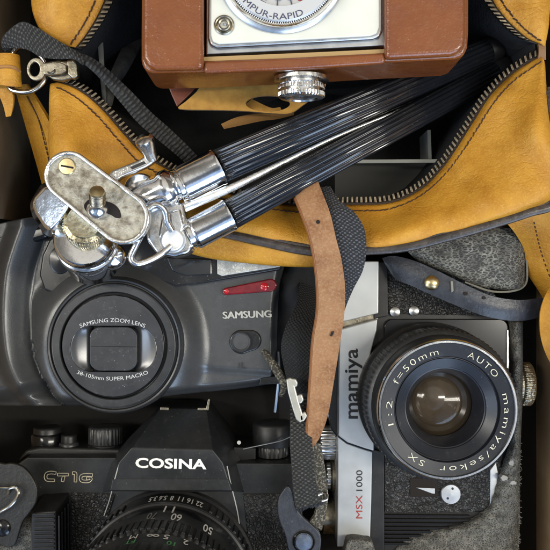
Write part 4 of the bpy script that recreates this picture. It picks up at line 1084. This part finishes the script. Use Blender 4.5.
make('top_edge', *g_prism([(371, 449), (384.5, 452), (384.5, 556), (370, 556)], mz+1, mz-60), M['black'], ma, bevel=1)
# the three satin plates of the top housing
tp = make('top_plate', *g_prism([(336, 262), (379, 261), (378.5, 313.5), (347, 321), (338, 322)], mz+4, -110), M['silver'], ma, bevel=1.2)
make('seam', *g_prism([(342, 320), (378, 312), (378, 319), (340, 328)], mz-1, -108), M['antique'], tp)
pm = make('prism_plate', *g_prism([(341.5, 329), (377.5, 319), (377, 330), (371, 352), (367.5, 370), (368, 390), (371, 412), (374, 436), (374, 451), (365, 448.5), (347.5, 442.5), (338.5, 436), (339.5, 345)], mz+10, -100), M['silver'], ma, bevel=1.4)
make('prism_side', *g_prism([(327, 352), (338, 330), (340, 346), (339, 440), (331, 430), (326, 410)], mz-6, -100), M['smoke'], pm, bevel=2)
tp2 = make('top_plate', *g_prism([(338, 437), (347, 443.8), (364.5, 449.8), (372.5, 452), (371.5, 500), (370, 547), (337, 547), (337.5, 490)], mz+4, -110), M['silver'], ma, bevel=1.2)
make('lettering', *text_line('mamiya', (357.6, 418.8), (357.6, 348.6), 13.2, mz+10.4, 0.014), M['ink'], pm)
make('lettering', *text_line('MSX', (362.4, 518.6), (362.4, 495.5), 6.2, mz+4.5, -0.004), M['red_ink'], tp2)
make('lettering', *text_line('1000', (362.4, 491), (362.4, 470.3), 6.0, mz+4.5, 0.0), M['ink'], tp2)
# dials on its top deck, pointing left
def sdial(name, pyc, zc, xl, xr, r, mm, kn=0):
    yv = W(xl, pyc, zc+r).y; x0 = W(xr, pyc, zc+r).x; x1 = W(xl, pyc, zc+r).x; h = x0-x1
    prof = [(r*0.97, 0), (r, 1), (r, h-2), (r*0.93, h-0.6), (r*0.86, h), (0.01, h)]
    return make(name, *g_lathe(prof, Vector((x0, yv, zc)), (-1, 0, 0), 200, knurl(kn, 0.025, (1, 2)) if kn else None), mm, ma, sharp=40)
sdial('rewind_knob', 446, -72, 320, 336, 18, M['satin'], 30)
sdial('speed_dial', 479, -74, 326, 337, 14, M['satin'], 18)
sdial('speed_dial_base', 480, -74, 331, 338, 17, M['antique'])
sdial('advance_lever', 521, -74, 322, 337, 19, M['antique'], 0)
sdial('advance_hub', 521, -74, 317, 324, 14, M['satin'], 24)
# lens
B = W(448, 410, 56); lx = Vector((B.x, B.y, 0)); kr = (H-56)/H
def ml(name, prof, mm, par, mod=None, seg=200): return make(name, *g_lathe([(r*kr, z) for r, z in prof], lx, seg=seg, mod=mod, cap=False), mm, par, sharp=30)
le = ml('lens', [(82, -38), (82, -18), (79, -16), (78, -14), (78, -4), (76, -2), (76, 4)], M['black'], ma)
ml('focus_ring', [(76, 0), (78.5, 1), (79, 2), (79, 26), (78.2, 27), (76, 29), (73.5, 30), (73.5, 33)], M['black_soft'], le, mod=knurl(90, 0.006, (2, 3)), seg=540)
ml('barrel', [(73.5, 30), (73.8, 34), (72.5, 46), (70.2, 51), (69.2, 52)], M['black_soft'], le)
ml('rim', [(71, 48), (70.9, 52.4), (70.0, 53.4), (69.9, 55.2), (69.2, 56.8), (67.4, 56.8), (66.7, 54)], M['chrome'], le)
nr = ml('name_ring', [(67.3, 53.8), (66.6, 54.6), (53.5, 53.0), (53, 52)], M['lens_blue'], le)
ml('inner_step', [(53.2, 52.6), (52.4, 49), (51.6, 49), (51, 50.4), (41.5, 45), (41, 43.4), (40, 43), (34, 30), (33, 22)], M['lens_blue'], le)
def dome(r, z0, h, n=14):
    R = (r*r+h*h)/(2*h); return [(r*math.cos(math.pi/2*i/n) if i < n else 0.01, z0 + math.sqrt(max(0, R*R-(r*math.cos(math.pi/2*i/n))**2))-(R-h)) for i in range(n+1)]
ml('front_element', [(33.6, 19)] + dome(33.2, 20, 8.0) , M['clear_glass'], le)
ml('inner_barrel', [(33, 18), (31.5, 8), (27, 6), (26.5, 2), (25, 0), (24.5, -8), (22, -9), (0.01, -10)], M['black_gloss'], le)
ml('iris_ring', [(26.5, 1.5), (25.6, 2.6), (23.4, 1.0), (23, -1)], M['brown_ring'], le)
ml('rear_element', [(23.4, -2)] + dome(23, -3, 5.5), M['glass_dark'], le)
mb = MB()
for s, a0_, a1_, cap in (('f=50mm', -63, -9.5, 6.2), ('AUTO', 20, 55, 6.2), ('mamiya/sekor', 74, 188, 6.4), ('SX', 204, 221, 5.8), ('1:2', 255, 279, 5.6)):
    mb.add(text_arc(s, 448, 410, 56.2, a0_, a1_, cap, 54.6, -0.014, 1.3))
mb.build('lettering', M['ivory'], nr)
# selector: slot with pale wedge and a round cap with two dots
make('selector_slot', *g_prism(rrect(410, 478, 438, 497, 2), mz+2.6, mz-2), M['hole'], ma, bevel=0.6)
make('selector_wedge', *g_prism([(416, 487.6), (435, 488.4), (435, 493.8), (432, 493.6)], mz+4, mz), M['silver'], ma, bevel=0.4)
cp = make('selector_cap', *g_lathe([(10.8, -2), (10.6, 3.2), (9.8, 4), (0.01, 4.2)], W(450.2, 493.4, mz+1), seg=48), M['satin'], ma)
mb = MB()
for px, py in ((452.6, 488.6), (447.8, 498.4)): mb.add(g_lathe([(1.3, 0), (1.2, 0.5)], W(px, py, mz+5), seg=16))
mb.build('cap_hole', M['ink'], cp)

# worn half case
hc = thing('half_case', 'worn grey pebbled leather half case wrapped round the silver-topped camera', 'camera case', 500, 430, FLOOR)
inn = [(509.5, 322), (510, 360), (510, 400), (510, 437), (505, 455), (498, 474), (492, 493), (486, 507), (472, 519), (450, 526), (428, 531), (408, 539), (396, 550), (390, 570)]
oun = [(523, 320), (523, 360), (522.5, 400), (521, 437), (520.5, 455), (520, 474), (520, 493), (520, 507), (520, 519), (519.5, 532), (519, 545), (519, 560), (519, 570), (519, 590)]
ct2 = []
for a, b in zip(inn, oun):
    ct2.append([(a[0], a[1], mz-2), (a[0]*0.8+b[0]*0.2, a[1]*0.8+b[1]*0.2, mz+8), (a[0]*0.45+b[0]*0.55, a[1]*0.45+b[1]*0.55, mz+13), (a[0]*0.12+b[0]*0.88, a[1]*0.12+b[1]*0.88, mz+9), (b[0], b[1], mz-2)])
grid('shell', ct2, 24, 110, M['old_case2'], hc, skirt=FLOOR+3, zf=lambda x, y, z, u, v: z+0.9*math.sin(x*0.5+y*0.31)*math.sin(u*math.pi)+0.7*math.sin(y*0.62))
# frayed fibres along the outer edge
mb = MB()
for k in range(230):
    t = random.random()
    a = spline(oun[3:], 200)[int(t*180)]
    p = W(a[0]-random.uniform(0, 5), a[1], mz+4+random.uniform(-6, 3))
    q = p + Vector((random.uniform(0.4, 2.6), random.uniform(-2.4, 2.4), random.uniform(0, 2)))
    mb.add(g_tube([p, p.lerp(q, 0.5)+Vector((0, random.uniform(-1, 1), 0.5)), q], 0.26, 3))
mb.build('frayed_fibres', M['fray'], hc)
mb = MB()
for px, py, rx, ry in ((511.5, 463, 2.6, 3), (504.5, 478, 3.6, 2.6), (509, 480.5, 2.4, 2), (513.5, 483, 3.2, 2)):
    o = [(px+rx*(1+0.16*math.sin(2*i+px))*math.cos(i*math.pi/9), py+ry*(1+0.18*math.cos(i+py))*math.sin(i*math.pi/9)) for i in range(18)]
    mb.add(g_prism(o, mz+13.2, mz+4))
mb.build('worn_patch', M['chip'], hc, bevel=0.5)
ts = Vector((W(521.5, 387, -50).x, W(525, 387, -38).y, -62))
make('thumb_screw', *g_lathe([(20, -3), (20, 1), (22.6, 2), (23.2, 3), (23.2, 11.5), (22, 13), (15, 13.4), (0.01, 13.4)], ts, (1, 0, 0), 360, lambda t, k, r: r*(1+0.012*(1 if math.cos(60*t) > 0 else -1)*(1 if k in (3, 4) else 0))), M['brass'] if False else mat('dull_nickel_knurl', (0.72, 0.66, 0.50), 0.38, 1.0, bump=('cells', 2.4, 1.0)), hc, sharp=40)
make('corner_tab', *g_prism(spline([(346, 546), (352, 540), (364, 541), (374, 546), (376, 580), (344, 580)], 40, True), mz+22, mz-10), M['old_case2'], hc, bevel=2)
# upper flap of the case, crackled
fctrl = [[(392, 228, -18), (430, 226, -12), (470, 226, -10), (512, 228, -12), (519, 231, -16)], [(398, 240, -12), (430, 240, -6), (470, 238, -4), (513, 240, -6), (525, 243, -15)], [(408, 252, -10), (440, 258, -4), (475, 262, -3), (513, 264, -6), (526, 268, -16)], [(418, 262, -14), (450, 275, -8), (482, 287, -8), (514, 290, -10), (525, 287, -17)]]
grid('crackled_flap', fctrl, 50, 40, M['old_case'], hc, solid=6, zf=lambda x, y, z, u, v: z - 7*(1-ss(0, 0.06, 1-u))**2 - 4*(1-ss(0, 0.1, 1-v))**2 + 0.8*math.sin(x*0.11)*math.sin(y*0.16))
MB().add(g_tube([W(508, 229.5, -13), W(519, 231.5, -15.5), W(525.5, 243, -16.5), W(527, 266, -18), W(525.5, 284, -20), W(513, 291, -14), (W(490, 291, -12)), W(465, 282, -12)], 1.1, 7, 60)).build('flap_edge', M['fray'], hc)
# flap strap
cs = strip('case_strap', [((382, 258, -24), (386, 266, -24)), ((394, 256, -14), (396, 279, -16)), ((415, 261, -6), (412, 286, -8)), ((440, 272, 0), (436, 297, -3)), ((466, 285, 3), (460, 307, 0)), ((492, 296, 3), (488, 317, 0)), ((518, 300, -2), (518, 321, -6)), ((543, 298, -14), (543, 317, -18))], 4, M['blue_leather'], hc, n=60, m=9, crown=2.2)
make('rivet', *g_lathe([(7.4, -2), (7.2, 0.4), (5.5, 2.2), (2.5, 3.2), (0.01, 3.4)], W(431.8, 283, 1.0), seg=40), M['brass'], cs)
mb = MB()
mb.add(g_lathe([(2.0, -2), (1.9, 1.4)], W(465.5, 293.6, 4.2), seg=16)); mb.add(g_lathe([(1.7, -2), (1.6, 1.4)], W(484, 297.8, 4.5), seg=16))
mb.build('punched_hole', M['hole'], cs)
mb = MB(); mb.add(g_prism([(451, 281), (453, 281.5), (453.6, 291), (451.6, 292.5)], 5.0, 1)); mb.build('scuff', M['fray'], cs)
make('lace_stud', *g_lathe([(5.5, -2), (5.2, 0.5), (3, 1.6), (0.01, 2)], W(395, 312, mz-1), seg=30), M['satin'], ma)
make('lace_stud', *g_lathe([(5.5, -2), (5.2, 0.5), (3, 1.6), (0.01, 2)], W(414, 311, mz-1), seg=30), M['satin'], ma)

# ------------------------------------------------------------------ loose straps
# tan leather strap
tan = thing('leather_strap', 'raw tan leather strap with pointed end hanging over the bag between the cameras', 'strap', 320, 330, 0)
TP = [((288, 178, 48), (313, 168, 48)), ((296, 198, 62), (321, 189, 62)), ((303, 215, 68), (330, 213, 68)), ((310, 235, 69), (336, 238, 69)), ((315, 258, 65), (341.5, 260, 65)), ((318, 285, 56), (345, 286, 56)), ((318, 312, 46), (344.5, 312, 46)), ((313.5, 342, 36), (340, 344, 36)), ((311, 380, 28), (334, 381, 28)), ((308.5, 415, 22), (328, 415, 22)), ((307.5, 436, 18), (320, 437, 18)), ((308.5, 449, 14), (311.5, 449.5, 14))]
ts_ = strip('strap_body', TP, 5, M['tan'], tan, n=90, m=7, crown=0.8)
MB().add(g_tube([W(a[0]-0.3, a[1], a[2]-2.6) for a, b in TP[1:]], 2.1, 6, 90)).build('cut_edge', M['tan_side'], tan)
mb = MB(); mb.add(g_lathe([(1.9, -3), (1.8, 0.9)], W(318, 222, 69.3), seg=18)); mb.add(g_prism([(330.2, 336), (331.4, 331.8), (334, 331), (333.4, 334), (331.6, 336.6)], 41.0, 36)); mb.build('punched_hole', M['hole'], tan)

# black webbing beside the tan strap
wb = strip('webbing_strap', [((314, 188, 40), (330, 186, 40)), ((318, 200, 54), (340, 201, 56)), ((322, 212, 62), (354, 212, 62)), ((326, 228, 63), (364, 228, 62)), ((330, 248, 62), (366.5, 248, 60)), ((333, 270, 56), (363, 270, 54)), ((334, 290, 44), (353, 290, 42)), ((326, 315, 28), (344, 313, 26)), ((318, 345, 10), (338, 345, 8))], 3, M['web'], None, n=70, m=9, crown=1.5)
tag(wb, 'broad black webbing strap tucked behind the top of the tan strap', 'strap')

# neck strap with ladder buckle and leather end tab
ns = thing('neck_strap', 'black webbing neck strap with pale ladder buckle and leather end, by the tan strap', 'strap', 300, 430, -40)
strip('webbing', [((300, 282, -40), (322, 290, -34)), ((296, 304, -14), (318, 312, -10)), ((286, 326, 0), (315, 332, 4)), ((281, 346, 4), (312, 350, 8)), ((284, 368, 2), (310, 372, 8)), ((290, 392, 2), (312, 394, 6))], 3, M['web_dark'], ns, n=50, m=9, crown=1)
strip('webbing', [((290, 398, 2), (311, 396, 4)), ((290, 424, 14), (311, 424, 15)), ((290, 446, 20), (312.5, 446, 20)), ((291.5, 468, 22), (314, 468, 22)), ((293, 488, 22), (317, 486, 22)), ((296, 510, 20), (322, 502, 20))], 3, M['web_olive'], ns, n=50, m=9, crown=0.8)
strip('webbing', [((310, 440, 12), (321, 444, 8)), ((313, 466, 14), (325, 468, 8)), ((316, 488, 14), (328, 492, 6)), ((316, 512, 12), (326, 514, 4)), ((308, 524, 12), (322, 530, 6))], 3, M['cord'], ns, n=40, m=7, crown=1)
mb = MB()
for k in range(60):
    p = W(297+26*k/59, 509.5-7.5*k/59, 20.5-random.uniform(0, 3)); mb.add(g_tube([p, p+Vector((random.uniform(-0.6, 0.6), -random.uniform(1, 3.4), random.uniform(-1, 0.6)))], 0.5, 4))
mb.build('frayed_end', M['blue_leather'], ns)
# ladder buckle: one long bar, three prongs
bk = MB()
bk.add(g_prism([(286, 379.5), (291, 377.6), (294, 382), (299, 402), (303.5, 416), (304.5, 420), (300, 423), (296, 419.5), (292.5, 409), (288, 393)], 24, 18))
bk.add(g_prism([(289, 378.5), (296, 379), (298, 383), (297, 387), (293, 387)], 24, 18))
bk.add(g_prism([(296, 396), (302, 394), (304, 400), (301, 404), (297.5, 403)], 24, 18))
bk.add(g_prism([(299, 416), (305, 411.5), (307.5, 416), (304, 421.5), (300, 422)], 24, 18))
bk.build('buckle', M['buckle'], ns, bevel=1.4)
lt = make('leather_end', *g_prism(spline([(288, 486), (282, 492), (278, 500), (277.5, 512), (280, 523), (285, 535), (289, 552), (300, 566), (316, 562), (321, 545), (319.5, 533), (311, 524), (302, 516), (295.5, 506), (293, 494)], 70, True), 18, 12), M['blue_leather'], ns, bevel=1.6)
make('rivet_ring', *g_lathe([(11, -1), (10.8, 1.5), (9.8, 2.2), (9, 1)], W(303.8, 541.5, 18), seg=48, cap=False), M['black_gloss'], lt)
make('rivet', *g_lathe([(9.2, -1), (9, 2), (7.8, 3.2), (0.01, 3.6)], W(303.8, 541.5, 18), seg=48), M['blue_rivet'], lt)
MB().add(g_tube([W(314, 498, 18), W(320, 494, 20), W(326, 493, 16), W(327, 499, 12), W(320, 501, 14)], 1.3, 8, 30)).build('wire_keeper', M['ring_steel'], ns)

# wrist cord of the compact
wc = thing('wrist_cord', 'short flecked cord hanging from the right side of the grey compact camera', 'cord', 274, 365, -40)
MB().add(g_tube([W(262, 350, -36), W(268, 357, -24), W(274, 366, -16), (W(280, 376, -10)), W(284, 386, -8), W(281, 396, -20)], lambda t: 2.4+2.2*math.sin(t*math.pi), 10, 50, flat=0.6)).build('cord', M['cord'], wc)
MB().add(g_tube([W(278, 352, -50), W(279, 372, -44), W(277, 395, -46), W(275, 412, -50)], 1.6, 8, 30)).build('cord_loop', mat('grey_blue_wire', (0.20, 0.23, 0.27), 0.35, 0.7), wc)

# webbing at the upper left, running down into a ribbed cord
wl = thing('webbing_strap', 'grey-flecked black webbing strap over the zipper slider, narrowing towards the tripod', 'strap', 90, 70, 30)
strip('webbing', [((4, 52, 50), (12, 50, 52)), ((1, 44, 58), (8, 49, 56)), ((5, 34, 64), (16, 48, 62)), ((21, 22, 68), (28, 50, 66)), ((36, 27, 70), (41, 57, 69)), ((54, 38, 72), (57, 59, 72)), ((73, 49, 72), (73, 59, 74)), ((88, 57, 68), (83, 64, 74))], 2.5, M['web_olive'], wl, n=60, m=9, crown=1.2)
strip('cord', [((84, 54, 70), (78, 60, 72)), ((96, 60, 66), (90, 69, 70)), ((111, 72, 62), (104, 83, 64)), ((131, 91, 54), (121, 103, 56)), ((150, 111, 44), (138, 123, 46)), ((168, 127, 34), (157, 139, 36)), ((190, 148, 22), (180, 158, 22)), ((205, 165, 14), (196, 173, 14))], 3.5, M['web_rib'], wl, n=80, m=7, crown=1.8)

# added dark cloth filler hiding the floor, so the gap stays near black
def pouchz(x, y, z, u, v):
    return z + 7*math.sin(x*0.11+y*0.05)*math.sin(u*math.pi) + 4*math.sin(y*0.13-x*0.06)
pc = grid('filler_pouch', [[(272, 255, -70), (300, 252, -44), (335, 255, -56)], [(274, 300, -64), (302, 300, -40), (332, 300, -60)], [(276, 360, -76), (304, 355, -52), (328, 355, -74)], [(280, 430, -94), (302, 430, -70), (322, 430, -88)]], 30, 50, M['cloth'], None, zf=pouchz, skirt=FLOOR+2)
tag(pc, 'added black cloth pouch darkening the gap between the grey compact and the silver-topped camera', 'pouch')
